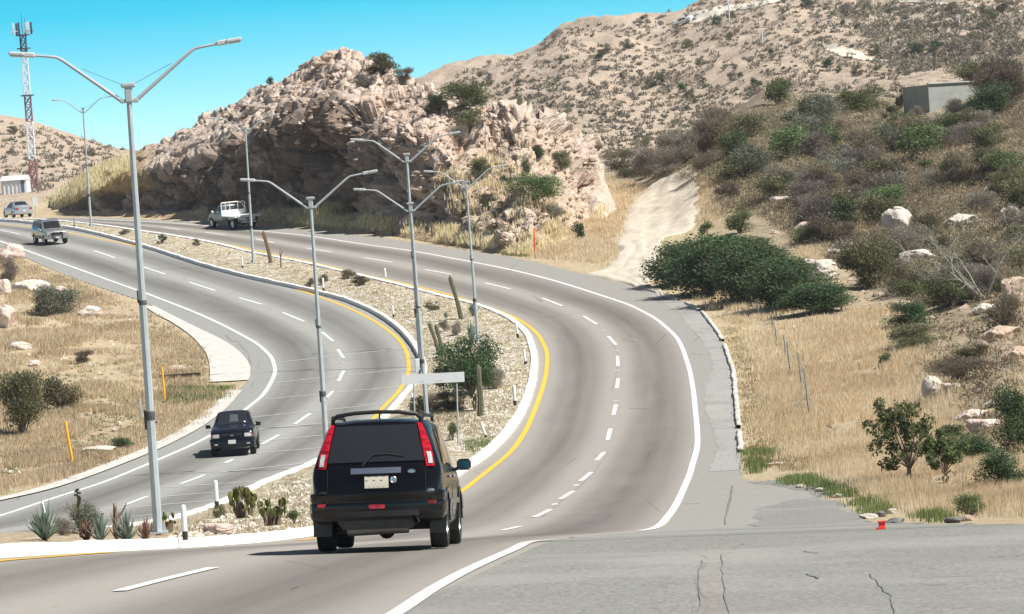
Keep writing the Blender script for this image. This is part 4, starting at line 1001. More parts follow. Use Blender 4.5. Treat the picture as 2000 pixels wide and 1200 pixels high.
def flatbed():
    r=empty('flatbed_truck',(0,0,0),label='white flatbed truck with open rack driving away past the rock cut',cat='truck')
    c=Car([(.35,.62,.86,.87,1.12,.76,1.72),(.42,.6,.90,.91,1.12,.78,1.80),(.9,.58,.91,.92,1.12,.78,1.84),(1.3,.58,.91,.92,1.12,.77,1.80),(1.45,.58,.91,.92,1.12,.76,1.72),(1.9,.58,.91,.92,1.10,.80,1.25),(2.05,.58,.91,.92,1.08,.84,1.18),(2.9,.6,.9,.9,1.02,.82,1.10),(3.1,.62,.85,.86,.9,.78,.98)],fcurv=.1)
    W_=[(-.80,-1.25),(.80,-1.25),(-.80,2.45),(.80,2.45)]
    c.hull('cab',M_gpaint,r,[W_[2],W_[3]],.40,.45)
    for w in W_: c.wheel(r,w[0],w[1],.40,.28,rm=M_wpaint)
    c.quad('rear_window',M_glassb,r,lambda a,b:c.rear(-.5+1.0*a,1.22+.42*b,.012),4,3,(0,-.003,0))
    windows(c,r,[(.5,1.75,.03,.42)])
    c.quad('windscreen',M_glass,r,lambda a,b:c.top(1.47+.45*(1-b),(2*a-1)*.95),6,4,(0,.002,.003))
    mirrors(r,1.75,1.32,M_wpaint,1.12)
    b=MB(); b.box((0,-1.0,.98),(2.15,2.5,.10),bev=.02)
    for x in(-.4,.4): b.box((x,-.6,.78),(.12,3.4,.2),bev=.01)
    b.build('flatbed',M_wpaint,r)
    b=MB(); b.box((0,-2.30,1.02),(2.45,.10,.17),bev=.02); b.build('rear_beam',M_wpaint,r)
    b=MB(); b.box((-.06,.18,1.24),(2.05,.06,.42),bev=.01); b.build('headboard',M_wpaint,r)
    b=MB(); b.tube([(-1.08,.18,1.0),(-1.08,.18,1.98),(-1.02,.18,2.03),(.90,.18,2.03),(.96,.18,1.98),(.96,.18,1.0)],.045,8)
    for x in(-.72,-.35,.35): b.tube([(x,.18,1.4),(x,.18,2.02)],.035,6)
    b.tube([(.96,.18,1.45),(.70,.18,1.92),(.35,.18,1.98)],.03,6)
    b.build('rack',M_wpaint,r)
    b=MB(); b.tube([(-.62,-2.28,.55),(.66,-2.28,.55)],.06,8)
    for x in(-.28,.5): b.box((x,-2.28,.75),(.08,.06,.40),bev=.01)
    b.build('bumper',M_wpaint,r)
    for x in(-.95,1.05):
        b=MB(); b.lathe([(.05,0),(.05,.03)],n=12,axis='Y',M=Matrix.Translation((x,-2.39,1.02))); b.build('tail_light',M_clear if x<0 else M_red,r)
    b=MB(); b.box((0,-1.25,.42),(1.4,.14,.14),bev=.02); b.lathe([(.1,-.2),(.17,0),(.1,.2)],n=12,axis='X',M=Matrix.Translation((0,-1.25,.42))); b.build('axle',M_plast,r)
    for sg in(-1,1):
        b=MB(); b.box((sg*.85,-1.85,.62),(.3,.02,.5)); b.build('mud_flap',M_plast,r)
    wrap([(p[0],p[1]) for p in arcp(.92,3.2,2.9,.1,sgn=1)][::-1],[(-.1,.74),(0,.72),(0,.56),(-.1,.52)],'bumper',M_wpaint,r)
    for sg in(-1,1): c.quad('headlight',M_clear,r,lambda a,b:c.front(sg*(.5+.24*a),.82+.12*b,.015),3,3,(0,-.02,0))
    p=place(462,455); d0=p.y+1.6; seat_car(r,p.x-.1,d0,heading(R_cen,d0)-math.radians(7),3.7,1.6,s=1.05)
flatbed()
# ================================================================== street furniture
M_pole=simple('lamp_post_paint',(.40,.45,.47),.45,var=.10,scale=3)
M_poled=simple('dark_strap',(.07,.075,.08),.7)
M_lamp=simple('lamp_housing',(.50,.54,.55),.4,var=.06)
M_lens=simple('lamp_glass',(.6,.62,.6),.2)
def street_lamp(root,H_=9.5):
    o=[]
    b=MB(); n=8
    b.lathe([(.098,0),(.094,2.4),(.092,2.45)],n=n,M=Matrix.Identity(4)); b.lathe([(.088,2.45),(.080,4.9)],n=n); b.lathe([(.074,4.9),(.055,H_-.15)],n=n); p=b.build('pole',M_pole,root,sharp=25); o.append(p)
    b=MB(); b.box((0,0,.02),(.42,.42,.04)); 
    for a in(0,1,2,3):
        M=Matrix.Rotation(a*math.pi/2,4,'Z'); b.add([(.11,-.008,.04),(.19,-.008,.04),(.11,-.008,.30),(.11,.008,.04),(.19,.008,.04),(.11,.008,.30)],[(0,1,2),(5,4,3),(0,3,4,1),(1,4,5,2),(2,5,3,0)],M)
    b.build('base_plate',M_pole,root)
    b=MB(); b.lathe([(.093,2.40),(.100,2.44),(.098,2.50),(.103,2.56),(.092,2.60)],n=10); b.box((-.115,0,2.42),(.04,.05,.42),bev=.01); b.box((.11,0,2.36),(.08,.04,.03),bev=.008); b.build('strap_box',M_poled,root)
    b=MB(); b.lathe([(.082,4.86),(.086,4.88),(.086,4.94),(.08,4.96)],n=10); b.box((-.095,0,5.05),(.03,.04,.28),bev=.01); b.build('joint_collar',M_poled,root)
    b=MB(); b.box((0,0,H_-.16),(.16,.16,.34),bev=.02); b.box((0,0,H_+.03),(.30,.20,.10),bev=.02); b.box((0,0,H_-.30),(.40,.12,.08),bev=.02); b.build('bracket',M_pole,root)
    for s in(-1,1):
        b=MB(); b.tube([(s*.12,0,H_-.32),(s*1.36,0,H_+.66),(s*1.47,0,H_+.72),(s*1.62,0,H_+.745),(s*1.95,0,H_+.79)],[.044,.036,.032,.030,.028],8); a=b.build('arm',M_pole,root)
        b=MB(); b.tube([(s*.12,0,H_+.05),(s*.95,0,H_+.44)],.005,4); b.build('stay_wire',M_poled,a)
        b=MB(); M=Matrix.Translation((s*2.17,0,H_+.82))@Matrix.Rotation(-s*math.radians(6),4,'Y')
        b.box((-s*.13,0,.0),(.24,.18,.11),M,bev=.025); b.box((s*.13,0,.01),(.34,.24,.085),M,bev=.025); l=b.build('lamp_head',M_lamp,root)
        b=MB(); b.box((s*.13,0,-.045),(.26,.2,.02),M,bev=.008); b.build('lens',M_lens,l)
def copy_tree(o,parent=None):
    c=o.copy(); COL.objects.link(c); c.parent=parent
    if parent is not None: c.matrix_parent_inverse=o.matrix_parent_inverse.copy()
    for ch in children(o): copy_tree(ch,c)
    return c
M_pole_=None
lamp0=empty('street_lamp',(0,0,0)); street_lamp(lamp0)
# base px (x,y), top px y used for the height
lamps=[((309,1040),(250,168),'nearest and tallest double armed street lamp rising from the agave bed at left'),
 ((640,905),(606,388),'second street lamp, directly behind the left edge of the black SUV'),
 ((834,815),(801,398),'street lamp standing behind the blank white sign board'),
 ((822,716),(794,302),'slender lamp post whose base meets the inner kerb of the bend'),
 ((934,668),(910,356),'street lamp behind the green bush in the median'),
 ((495,513),(479,250),'street lamp just right of the white flatbed truck'),
 ((178,442),(162,212),'farthest double armed street lamp, seen against the sky at far left')]
for i,((bx,by_),(tx,ty),lab) in enumerate(lamps):
    o=lamp0 if i==0 else copy_tree(lamp0)
    if i==0: p=Vector((0,91,0)); a_,b_=ray(bx,by_); p=Vector((a_*91,91,b_*91))
    else: p=place(bx,by_,(0,))
    a2,b2=ray(tx,ty); ht=b2*p.y-p.z
    s=ht/9.5; o.location=p-Vector((0,0,.02)); o.scale=(s,s,s); lean=(a2*p.y-p.x)/ht; o.rotation_euler=(0,lean,random.uniform(-.06,.06)) ; tag(o,lab,'street lamp','double armed street lamps along the median')
    print('LAMP',i,[round(v,2) for v in p],round(ht,2),round(lean,3))
# delineators
M_dw=simple('white_post_paint',(.80,.82,.82),.5,var=.06); M_db=simple('post_black_band',(.03,.03,.03),.7)
M_oy=simple('orange_yellow_post',(.85,.42,.03),.5,var=.08); M_or=simple('orange_red_post',(.80,.13,.03),.5,var=.08)
def delin():
    r=empty('delineator_post',(0,0,0))
    b=MB(); b.lathe([(.06,.20),(.062,.72),(.055,.77),(.03,.80)],n=14); b.build('post',M_dw,r)
    b=MB(); b.lathe([(.0605,0),(.0605,.20)],n=14); b.build('base_band',M_db,r); return r
d0_=delin()
dl=[((362,1055),986,'thick white delineator post beside the near kerb',0,True),((424,993),938,'white delineator with black foot beside the left carriageway, ahead of the SUV',0,False),
 ((90,1028),980,'white post leaning left behind the agaves',-.12,False),((145,444),426,'farthest white delineator post on the median, near the silver SUV',0,True),((309,476),458,'white delineator leaning left beside a small dark plant',-.2,True),
 ((474,524),504,'white delineator below the lamp next to the truck',0,True),((632,569),543,'white delineator with black foot right of the second lamp',0,False),((754,549),524,'white delineator beside the far yellow line of the median',-.05,False),
 ((769,620),596,'white delineator in the gravel where the median bends',-.05,False),((1027,713),683,'leaning white delineator near the right kerb, upper one',-.08,False),((1006,793),752,'white delineator near the right kerb between two others',0,False),
 ((950,857),826,'leaning white delineator by the green weeds near the SUV mirror',-.25,False),((806,793),768,'small white post at the inner kerb under the sign',0,True),((924,608),590,'white stub post beside the agave at the lamp foot',-.1,True),((1012,660),628,'white delineator at the point of the right kerb, thin',-.1,True)]
for i,((bx,by_),ty,lab,ln,short) in enumerate(dl):
    o=d0_ if i==0 else copy_tree(d0_)
    p=place(bx,by_,(0,)) if i else Vector(tuple((lambda a,b,d:(a*d,d,b*d))(*ray(bx,by_),86.)))
    s=(by_-ty)/F*p.y/.8; s=min(max(s,.6),1.4); o.location=p; o.scale=(s*1.05,s*1.05,s); o.rotation_euler=(0,ln,0); tag(o,lab,'post','white delineator posts of the median')
b=MB(); b.box((0,0,.35),(.28,.22,.7),bev=.03); p=place(817,728,(0,)); o=b.build('utility_box',M_dw,loc=p); tag(o,'small white box at the foot of a lamp by the inner kerb','utility box')
def stake(px,py,ty,mat,lab,ln):
    p=place(px,py); h=(py-ty)/F*p.y; b=MB(); b.lathe([(.055,-.1),(.055,h-.06),(.045,h-.01),(.02,h)],n=10); o=b.build('marker_stake',mat,loc=p); o.rotation_euler=(0,ln,0); tag(o,lab,'marker post')
stake(142,904,822,M_oy,'orange yellow stake in the dry grass, nearer one',-.11); stake(322,783,716,M_oy,'orange yellow stake beside the dark culvert slot',-.02); stake(1045,497,445,M_or,'orange red stake on the grassy verge below the rock hill',0.03)
# culvert slot
p=place(352,739); b=MB(); b.box((0,0,.12),(2.1,.5,.22),bev=.02); o=b.build('culvert_slot',simple('dark_culvert',(.03,.022,.02),.9),loc=p); tag(o,'low dark slot of a culvert behind the orange yellow stake','culvert')
# thin grey post beside the near lamp
for px,py,ty,lab in((276,820,778,'thin grey metal post left of the near lamp shaft'),(298,786,740,'thin grey metal post right of the near lamp shaft')):
    p=place(px,py); h=(py-ty)/F*p.y; b=MB(); b.box((0,0,h/2),(.10,.06,h),bev=.01); b.box((.05,0,.05),(.25,.1,.06)); o=b.build('metal_post',M_pole,loc=p); tag(o,lab,'post','short grey posts near the lamp')
# blank sign
pr=place(893,871,(0,)); D=pr.y; 
def pt(px,py,d=D): a,b=ray(px,py); return Vector((a*d,d,b*d))
r=empty('road_sign',tuple(pr),label='long blank white sign board on two thin posts in the median',cat='sign')
A,B,C_,E=pt(784,752),pt(907,746),pt(906,727),pt(784,732)
ctr=(A+B+C_+E)/4-pr; w=(B-A).length; h=((E-A).length+(C_-B).length)/2; an=math.atan2((B-A).z,(B-A).x)
b=MB(); M=Matrix.Translation(ctr)@Matrix.Rotation(-an,4,'Y'); b.box((0,0,0),(w,.03,h),M,bev=.012); bo=b.build('board',simple('sign_white',(.72,.75,.78),.4,var=.04),r)
b=MB()
for dx,dz,l in((-.42,-.10,.06),(-.36,-.1,.03),(.18,-.11,.05),(.28,-.10,.05),(.25,.0,.02),(.86,-.02,.05)): b.box((dx*w/2.2,-.019,dz),(l,.004,.012),M)
b.build('faint_marks',simple('sign_mark',(.30,.33,.38),.6),bo)
for px in(803,887):
    q=pt(px+5,750)-pr; g_=pt(px+8,871)-pr
    b=MB(); b.box((0,0,0),(.01,.01,.01)); b=MB(); b.tube([(g_.x,.03,-.1),(q.x,.03,q.z)],.035,6); b.build('post',M_pole,r)
# small sign at far left
p=place(70,427); b=MB(); r=empty('traffic_sign',tuple(p),label='small white square traffic sign near the far sedan, seen from the front',cat='sign')
b.tube([(0,0,0),(0,0,1.4)],.04,6); b.build('post',M_pole,r); b=MB(); b.box((0,-.05,1.55),(.45,.03,.9),bev=.02); b.build('panel',M_dw,r)
# fence on the right
fp=[((1581,809),720),((1567,762),688),((1545,735),668),((1536,700),655),((1518,672),640),((1510,640),618),((1482,618),588),((1463,588),566)]
M_fp=simple('fence_post_weathered',(.22,.25,.23),.7,var=.25,bump=.01); r=None; P=[]
for i,((bx,by_),ty) in enumerate(fp): p=place(bx,by_,(0,)); P.append((p,(by_-ty)/F*p.y))
r=empty('wire_fence',tuple(P[0][0]),label='thin old post and wire fence in the dry grass right of the bend',cat='fence')
for i,(p,h) in enumerate(P):
    q=p-P[0][0]; b=MB(); b.tube([q-Vector((0,0,.1)),q+Vector((-.06*h,0,h))],[.045,.03],6)
    if i==0: b.tube([q+Vector((-.05*h,0,h*.45)),q+Vector((-.5,-.2,.35))],.035,6)
    b.build('fence_post',M_fp,r)
for k,f in enumerate((.3,.55,.8,.95)):
    b=MB()
    for i in range(len(P)-1):
        a=P[i][0]-P[0][0]+Vector((-.06*P[i][1]*f,0,P[i][1]*f)); c=P[i+1][0]-P[0][0]+Vector((-.06*P[i+1][1]*f,0,P[i+1][1]*f)); mid=(a+c)/2-Vector((0,0,.08)); b.tube([a,mid,c],.007,4,cap=False)
    b.build('fence_wire',M_fp,r)
# cell tower
p=place(68,372); p=Vector((p.x,p.y,p.z)); a2,b2=ray(44,66); Ht=b2*p.y-p.z
r=empty('cell_tower',tuple(p),label='tall red and white lattice mast with antennas at far left',cat='tower'); r.rotation_euler=(0,(a2*p.y-p.x)/Ht+.0,0)
M_tr=simple('tower_red',(.24,.10,.13),.6,var=.15); M_tw=simple('tower_white',(.62,.66,.72),.6,var=.08); M_td=simple('tower_dark',(.06,.07,.12),.6)
def lat(z0,z1,w0,w1,mat,nm,n):
    b=MB(); k=4
    cor=lambda z:[(math.cos(a)*W__,math.sin(a)*W__,z) for W__ in[w0+(w1-w0)*(z-z0)/(z1-z0)] for a in(math.pi/4,3*math.pi/4,5*math.pi/4,7*math.pi/4)]
    a=cor(z0);c=cor(z1)
    for i in range(4): b.tube([a[i],c[i]],.07,5)
    for j in range(n):
        q=cor(z0+(z1-z0)*j/n); s=cor(z0+(z1-z0)*(j+1)/n)
        for i in range(4): b.tube([q[i],s[(i+1)%4]],.038,4); b.tube([q[(i+1)%4],s[i]],.038,4); b.tube([q[i],q[(i+1)%4]],.038,4)
    return b.build(nm,mat,r)
seg=[0,.20,.44,.60,.86,1.0]; ms=[M_tr,M_tw,M_tr,M_tw,M_td]
for i in range(5):
    lat(Ht*seg[i],Ht*seg[i+1],.56-.10*seg[i],.56-.10*seg[i+1],ms[i],'lattice_section',max(3,int(Ht*(seg[i+1]-seg[i])/1.0)))
for z in(Ht*.6,Ht*.9,Ht*.985): b=MB(); b.lathe([(.45,z),(.85,z+.04),(.85,z+.16),(.45,z+.12)],n=12,close=True); b.build('platform',M_td,r)
for i in range(6):
    a=i*math.pi/3+.25; b=MB(); b.box((math.cos(a)*1.1,math.sin(a)*1.1,Ht*1.0+.6),(.24,.14,1.5),Matrix.Identity(4),bev=.03); b.tube([(math.cos(a)*.5,math.sin(a)*.5,Ht+.3),(math.cos(a)*1.4,math.sin(a)*1.4,Ht+.3)],.05,5); b.build('antenna',M_tw if i%2 else M_td,r)
b=MB(); b.tube([(0,0,Ht),(0,0,Ht+2.6)],[.05,.02],5); b.tube([(.35,.2,Ht),(.35,.2,Ht+1.9)],.03,5); b.build('mast_rod',M_td,r)
b=MB(); b.box((0,0,-.3),(2.2,2.2,.9)); b.build('footing',M_conc,r)
# shed far left
p=place(32,378); r=empty('shed',tuple(p),label='low white shed beyond the road at the far left edge',cat='building'); k=p.y/F
b=MB(); b.box((0,0,.7),(50*k,4,1.7),bev=.02); b.build('wall',simple('shed_wall',(.72,.74,.76),.6,var=.12,scale=1.5),r)
b=MB(); b.add([(-26*k,-2.2,1.5),(26*k,-2.2,1.5),(26*k,0,2.1),(-26*k,0,2.1),(-26*k,2.2,1.5),(26*k,2.2,1.5)],[(0,1,2,3),(3,2,5,4),(0,3,4),(1,5,2),(0,4,5,1)]); b.build('roof',simple('shed_roof',(.78,.80,.82),.4,metal=.2),r)
b=MB(); b.box((17*k,-2.02,.75),(6*k,.06,1.4)); b.build('door',simple('shed_door',(.10,.14,.2),.6),r)
for x in(-20,-12,-4,4,11):
    b=MB(); b.box((x*k,-2.04,.75),(.12,.1,1.5)); b.build('wall_post',simple('shed_post',(.5,.53,.56),.6),r)
# block building on the right hill
p=place(1816,219,(0,)); k=p.y/F
def brickm():
    t=NT('grey_block_wall'); br=t.new('ShaderNodeTexBrick'); br.inputs['Scale'].default_value=2.5; br.inputs['Color1'].default_value=(.30,.32,.30,1); br.inputs['Color2'].default_value=(.36,.38,.35,1); br.inputs['Mortar'].default_value=(.26,.27,.26,1); br.inputs['Mortar Size'].default_value=.03
    cx=t.new('ShaderNodeSeparateXYZ'); t.link(t.coord(),cx.inputs[0]); cc=t.new('ShaderNodeCombineXYZ'); t.link(t.math('ADD',cx.outputs[0],cx.outputs[1]),cc.inputs[0]); t.link(cx.outputs[2],cc.inputs[1]); t.link(cc.outputs[0],br.inputs['Vector'])
    t.col(t.mix(.4,br.outputs['Color'],t.ramp(t.noise(1.2,5),[(.3,(.22,.24,.23)),(.7,(.44,.46,.43))]))); t.set(Roughness=.95); return t.m
M_blk=brickm()
yaw=math.radians(24); r=empty('block_building',tuple(p-Vector((0,0,.25))),rz=yaw,label='roofless grey concrete block building on the scrub slope at right',cat='building')
hb=60*k; wf=140*k; wd=62*k*1.5; th=.2
b=MB(); b.box((wf/2,th/2,hb/2),(wf,th,hb)); b.build('front_wall',M_blk,r)
b=MB(); b.box((th/2-.002,wd/2+th,hb/2-.02),(th,wd,hb-.04)); b.build('side_wall',M_blk,r)
b=MB(); b.box((wf-th/2,wd/2+th,hb/2-.03),(th,wd,hb-.06)); b.build('side_wall',M_blk,r)
b=MB(); b.box((wf/2,wd+th*1.5+.003,hb/2-.02),(wf,th,hb-.05)); b.build('back_wall',M_blk,r)
b=MB(); b.box((wf/2,-.01,hb+.04),(wf+.1,.3,.09)); b.build('wall_cap',simple('wall_cap_conc',(.5,.52,.5),.9),r)
# utility posts on the hills
for (bx,by_),ty,lab in (((1425,44),-6,'tall thin pale pole on the skyline beside the hill road'),((1347,26),12,'short pale pole at the left end of the hill road'),((1874,52),30,'pale pole on the upper right hillside'),((1490,90),60,'thin pale pole on the middle of the far hill'),((1283,56),38,'tiny pole on the ridge left of the hill road')):
    p=place(bx,by_,(2,)); h=(by_-ty)/F*p.y
    if p.y<400: print('NOPOLE',bx); continue
    b=MB(); b.tube([(0,0,-.3),(0,0,h)],[.14,.10],6); b.box((0,0,h*.93),(.9,.1,.1)); o=b.build('utility_pole',M_tw,loc=p); tag(o,lab,'pole','thin poles on the far hill')
# pale road patches on the far hill
def drape(name,poly,n,mat,off,label=None):
    xs=[p[0] for p in poly]; ys=[p[1] for p in poly]; V={};F_=[];L=[]
    st=n
    gx=np.arange(min(xs)-st,max(xs)+st,st); gy=np.arange(min(ys)-st,max(ys)+st,st)
    X,Y=np.meshgrid(gx,gy); jx=fbm(X*.05,Y*.08,oct=3,seed=3)*6; jy=fbm(X*.05+7,Y*.08,oct=3,seed=4)*3
    m=polymask(X+jx,Y+jy,poly)
    idx=-np.ones(X.shape,int); pts=[]
    for i in range(X.shape[0]):
        for j in range(X.shape[1]):
            if m[i,j]:
                h=cast(X[i,j],Y[i,j],(2,),460)
                if h: idx[i,j]=len(pts); pts.append(tuple(h[0]+Vector((0,0,off))))
    for i in range(X.shape[0]-1):
        for j in range(X.shape[1]-1):
            q=(idx[i,j],idx[i+1,j],idx[i+1,j+1],idx[i,j+1])
            if min(q)>=0 and max(pts[a][1] for a in q)-min(pts[a][1] for a in q)<60: F_.append(q)
    if F_: return tag(link_mesh(name,np_mesh(name,pts,np.array(F_)),mat),kind='structure')
M_cut=simple('pale_road_cut',(.60,.55,.46),1,var=.12,scale=.4)
drape('path',[(1300,47),(1318,40),(1345,27),(1385,16),(1425,10),(1470,4),(1530,-8),(1560,-8),(1500,12),(1440,22),(1400,34),(1360,47)],2,M_cut,.12)
drape('path',[(1592,82),(1640,86),(1672,100),(1700,112),(1744,121),(1735,124),(1680,120),(1640,112),(1612,100)],2,M_cut,.12)
drape('path',[(1715,-4),(1790,2),(1900,10),(2010,18),(2010,26),(1950,22),(1860,12),(1760,6)],2,M_cut,.12)
# cacti
M_cac=simple('columnar_cactus',(.115,.115,.07),.8,var=.35,scale=9,bump=.01); M_cacd=simple('dead_cactus',(.17,.12,.08),.9,var=.35,scale=9)
def cactus(px,py,tx,ty,w,mat,lab,name='cactus'):
    p=place(px,py,(0,)); a,b_=ray(tx,ty); top=Vector((a*p.y,p.y,b_*p.y))-p; w=w/F*p.y/2
    n=16; b=MB(); V=[];m=14
    U_=top.normalized(); X_=Vector((1,0,0)); X_=(X_-U_*X_.dot(U_)).normalized(); Y_=U_.cross(X_)
    for i in range(m+1):
        t=i/m; rr=w*(1.05-.15*t+.05*math.sin(t*9))*(1 if t<.93 else .65 if i<m else .15)
        c=top*t+X_*.03*math.sin(t*5)
        for k in range(n): a=2*math.pi*k/n; q=rr*(1+(.13 if k%2 else -.07)); V.append(c+X_*math.cos(a)*q+Y_*math.sin(a)*q)
    b.add(V,[(i*n+k,i*n+(k+1)%n,(i+1)*n+(k+1)%n,(i+1)*n+k) for i in range(m) for k in range(n)]+[tuple(m*n+k for k in range(n))])
    o=b.build(name,mat,loc=p); tag(o,lab,'cactus','columnar cacti in the median')
cactus(901,624,879,538,8,M_cac,'tall leaning columnar cactus with its tip against the right carriageway'); cactus(857,692,839,629,7,M_cac,'left one of the paired leaning cacti beside the median bush'); cactus(865,696,852,633,8,M_cac,'right one of the paired leaning cacti beside the median bush')
cactus(938,813,935,711,11,M_cac,'upright ribbed cactus in front of the dark green median bush'); cactus(529,514,515,451,7,M_cacd,'dark leaning cactus stump right of the truck')
p=place(549,524,(0,)); b=MB(); b.tube([(0,0,0),(.02,0,.7),(.1,0,1.1)],[.06,.05,.03],6); b.tube([(.02,0,.7),(-.02,0,1.0),(.04,0,1.45)],[.04,.03,.015],5); b.tube([(.1,0,1.05),(.22,0,1.22)],[.03,.012],5); o=b.build('dead_branch',M_cacd,loc=p); tag(o,'bare forked dead branch standing right of the dark cactus stump','branch')
# litter
p=place(1723,1027,(0,),40)
p=Vector((ray(1723,1032)[0]*57.3,57.3,float(G(ray(1723,1032)[0]*57.3,57.3))+.01))
b=MB(); b.box((0,0,.10),(.14,.12,.17),bev=.01); b.box((.0,-.01,.19),(.17,.14,.03)); b.box((-.03,-.05,.03),(.2,.1,.05)); o=b.build('litter_box',simple('red_card',(.75,.06,.04),.6),loc=p); o.scale=(.62,.62,.55); tag(o,'small bright red crumpled litter box beside dark kerb blocks','litter')
# ================================================================== vegetation
def leafmat(name,stops,rough=.75,rnd=.25,trans=.3):
    if name in MATS: return MATS[name]
    t=NT(name); r=t.attr('r'); c=t.ramp(r,stops)
    if rnd:
        oi=t.new('ShaderNodeObjectInfo').outputs['Random']; h=t.new('ShaderNodeHueSaturation'); t.link(c,h.inputs['Color'])
        t.link(t.math('ADD',t.math('MULTIPLY',oi,rnd*2),1-rnd),h.inputs['Value']); t.link(t.math('ADD',t.math('MULTIPLY',oi,.05),.475),h.inputs['Hue']); c=h.outputs[0]
    t.col(c); t.set(Roughness=rough); t.b.inputs['Specular IOR Level'].default_value=.2
    if trans:
        tr=t.new('ShaderNodeBsdfTranslucent'); t.link(c,tr.inputs['Color']); mx_=t.new('ShaderNodeMixShader'); mx_.inputs[0].default_value=trans; t.link(t.b.outputs[0],mx_.inputs[1]); t.link(tr.outputs[0],mx_.inputs[2]); t.link(mx_.outputs[0],t.o.inputs['Surface'])
    MATS[name]=t.m; return t.m
L_dark=leafmat('dark_green_leaves',[(0,(.03,.055,.024)),(.5,(.065,.105,.047)),(.85,(.12,.17,.08)),(1,(.18,.23,.12))])
L_green=leafmat('green_leaves',[(0,(.065,.095,.035)),(.5,(.13,.17,.07)),(1,(.25,.29,.14))])
L_olive=leafmat('olive_leaves',[(0,(.08,.08,.045)),(.5,(.155,.155,.085)),(1,(.29,.275,.16))])
L_grey=leafmat('grey_twigs',[(0,(.14,.125,.105)),(.5,(.25,.225,.19)),(1,(.42,.38,.32))])
L_brown=leafmat('brown_twigs',[(0,(.11,.092,.068)),(.5,(.205,.17,.125)),(1,(.35,.30,.22))])
L_pale=leafmat('pale_sage_leaves',[(0,(.09,.11,.08)),(.5,(.19,.21,.155)),(1,(.36,.37,.28))])
L_straw=leafmat('straw_blades',[(0,(.50,.41,.25)),(.35,(.76,.65,.43)),(.75,(.88,.79,.58)),(1,(.92,.86,.70))],rnd=.1,trans=.5)
L_straw2=leafmat('brownish_straw_blades',[(0,(.34,.28,.18)),(.35,(.58,.48,.32)),(.75,(.77,.66,.47)),(1,(.86,.78,.61))],rnd=.1,trans=.45)
L_stub=leafmat('short_stubble',[(0,(.22,.17,.09)),(.4,(.36,.29,.16)),(.7,(.50,.41,.25)),(1,(.24,.25,.11))],rnd=0)
L_weed=leafmat('fresh_green_grass',[(0,(.10,.15,.05)),(.5,(.19,.26,.09)),(1,(.33,.38,.18))],rnd=.1)
L_agave=leafmat('agave_leaf',[(0,(.10,.15,.12)),(.5,(.20,.27,.22)),(1,(.33,.40,.33))],rnd=.1)
L_agdead=leafmat('dead_agave_leaf',[(0,(.14,.08,.055)),(.5,(.28,.17,.12)),(1,(.42,.29,.22))],rnd=.1)
L_pear=leafmat('prickly_pear_pad',[(0,(.09,.12,.035)),(.5,(.17,.20,.07)),(1,(.30,.30,.13))],rnd=.1)
M_bark=simple('bark',(.19,.15,.12),.95,var=.3,scale=8); M_barkp=simple('pale_bark',(.42,.40,.35),.9,var=.2,scale=8)
def rot_frames(n,g,up=0.0):
    a=g.normal(size=(n,3)); a[:,2]*=(1-up); a/=np.linalg.norm(a,axis=1,keepdims=True)+1e-9
    b=g.normal(size=(n,3)); b-=a*(a*b).sum(1,keepdims=True); b/=np.linalg.norm(b,axis=1,keepdims=True)+1e-9
    return a,b
def leaves_np(C,size,g,asp=.5,dirs=None):
    n=len(C); a,b=rot_frames(n,g)
    if dirs is not None:
        a=dirs+g.normal(size=(n,3))*.45; a/=np.linalg.norm(a,axis=1,keepdims=True); b-=a*(a*b).sum(1,keepdims=True); b/=np.linalg.norm(b,axis=1,keepdims=True)+1e-9
    s=(size*g.uniform(.6,1.4,size=n))[:,None]
    V=np.stack([C-a*s*.5,C+b*s*asp*.5,C+a*s*.5,C-b*s*asp*.5],1).reshape(-1,3)
    F_=np.arange(4*n).reshape(-1,4); return V,F_
def blobs(g,nb,flat=1.0,spread=.34,r0=.13,r1=.24,zlo=.18,zhi=.85):
    B=[]
    for i in range(nb):
        a=g.uniform(0,6.283); h=g.uniform(zlo,zhi); rad=spread*math.sqrt(g.uniform(.05,1))*(1-.55*abs(h-.45)/.55)
        B.append((rad*math.cos(a),rad*math.sin(a),h,g.uniform(r0,r1)))
    return B
UNIT={}
def unit_bush(kind,n,size,seed,nb=12,asp=.5,radial=False,zlo=.18,spread=.36,r0=.12,r1=.23):
    key=(kind,n,seed)
    if key in UNIT: return UNIT[key]
    g=np.random.default_rng(seed*77+n); B=blobs(g,nb,spread=spread,zlo=zlo,r0=r0,r1=r1); w=np.array([b[3]**2 for b in B]); w/=w.sum()
    idx=g.choice(len(B),size=n,p=w); Bc=np.array(B)[idx]; dd=g.normal(size=(n,3)); dd/=np.linalg.norm(dd,axis=1,keepdims=True)
    rr=Bc[:,3]*(g.uniform(0,1,n)**.42)*g.choice([1,1.0,1.18,1.35],n)
    C=Bc[:,:3]+dd*rr[:,None]; C[:,2]=np.clip(np.abs(C[:,2]),0.01,1.08)
    dirs=None
    if radial: dirs=C-np.array([0,0,-.1]); dirs/=np.linalg.norm(dirs,axis=1,keepdims=True)
    V,F_=leaves_np(C,size,g,asp,dirs)
    r=np.repeat(np.clip(.5+.25*g.normal(size=n)+.2*(g.uniform(size=len(B))[idx]-.5),0,1),4)
    me=np_mesh('bush_foliage',V,F_,smooth=False,attrs={'r':r}); UNIT[key]=(me,B); return UNIT[key]
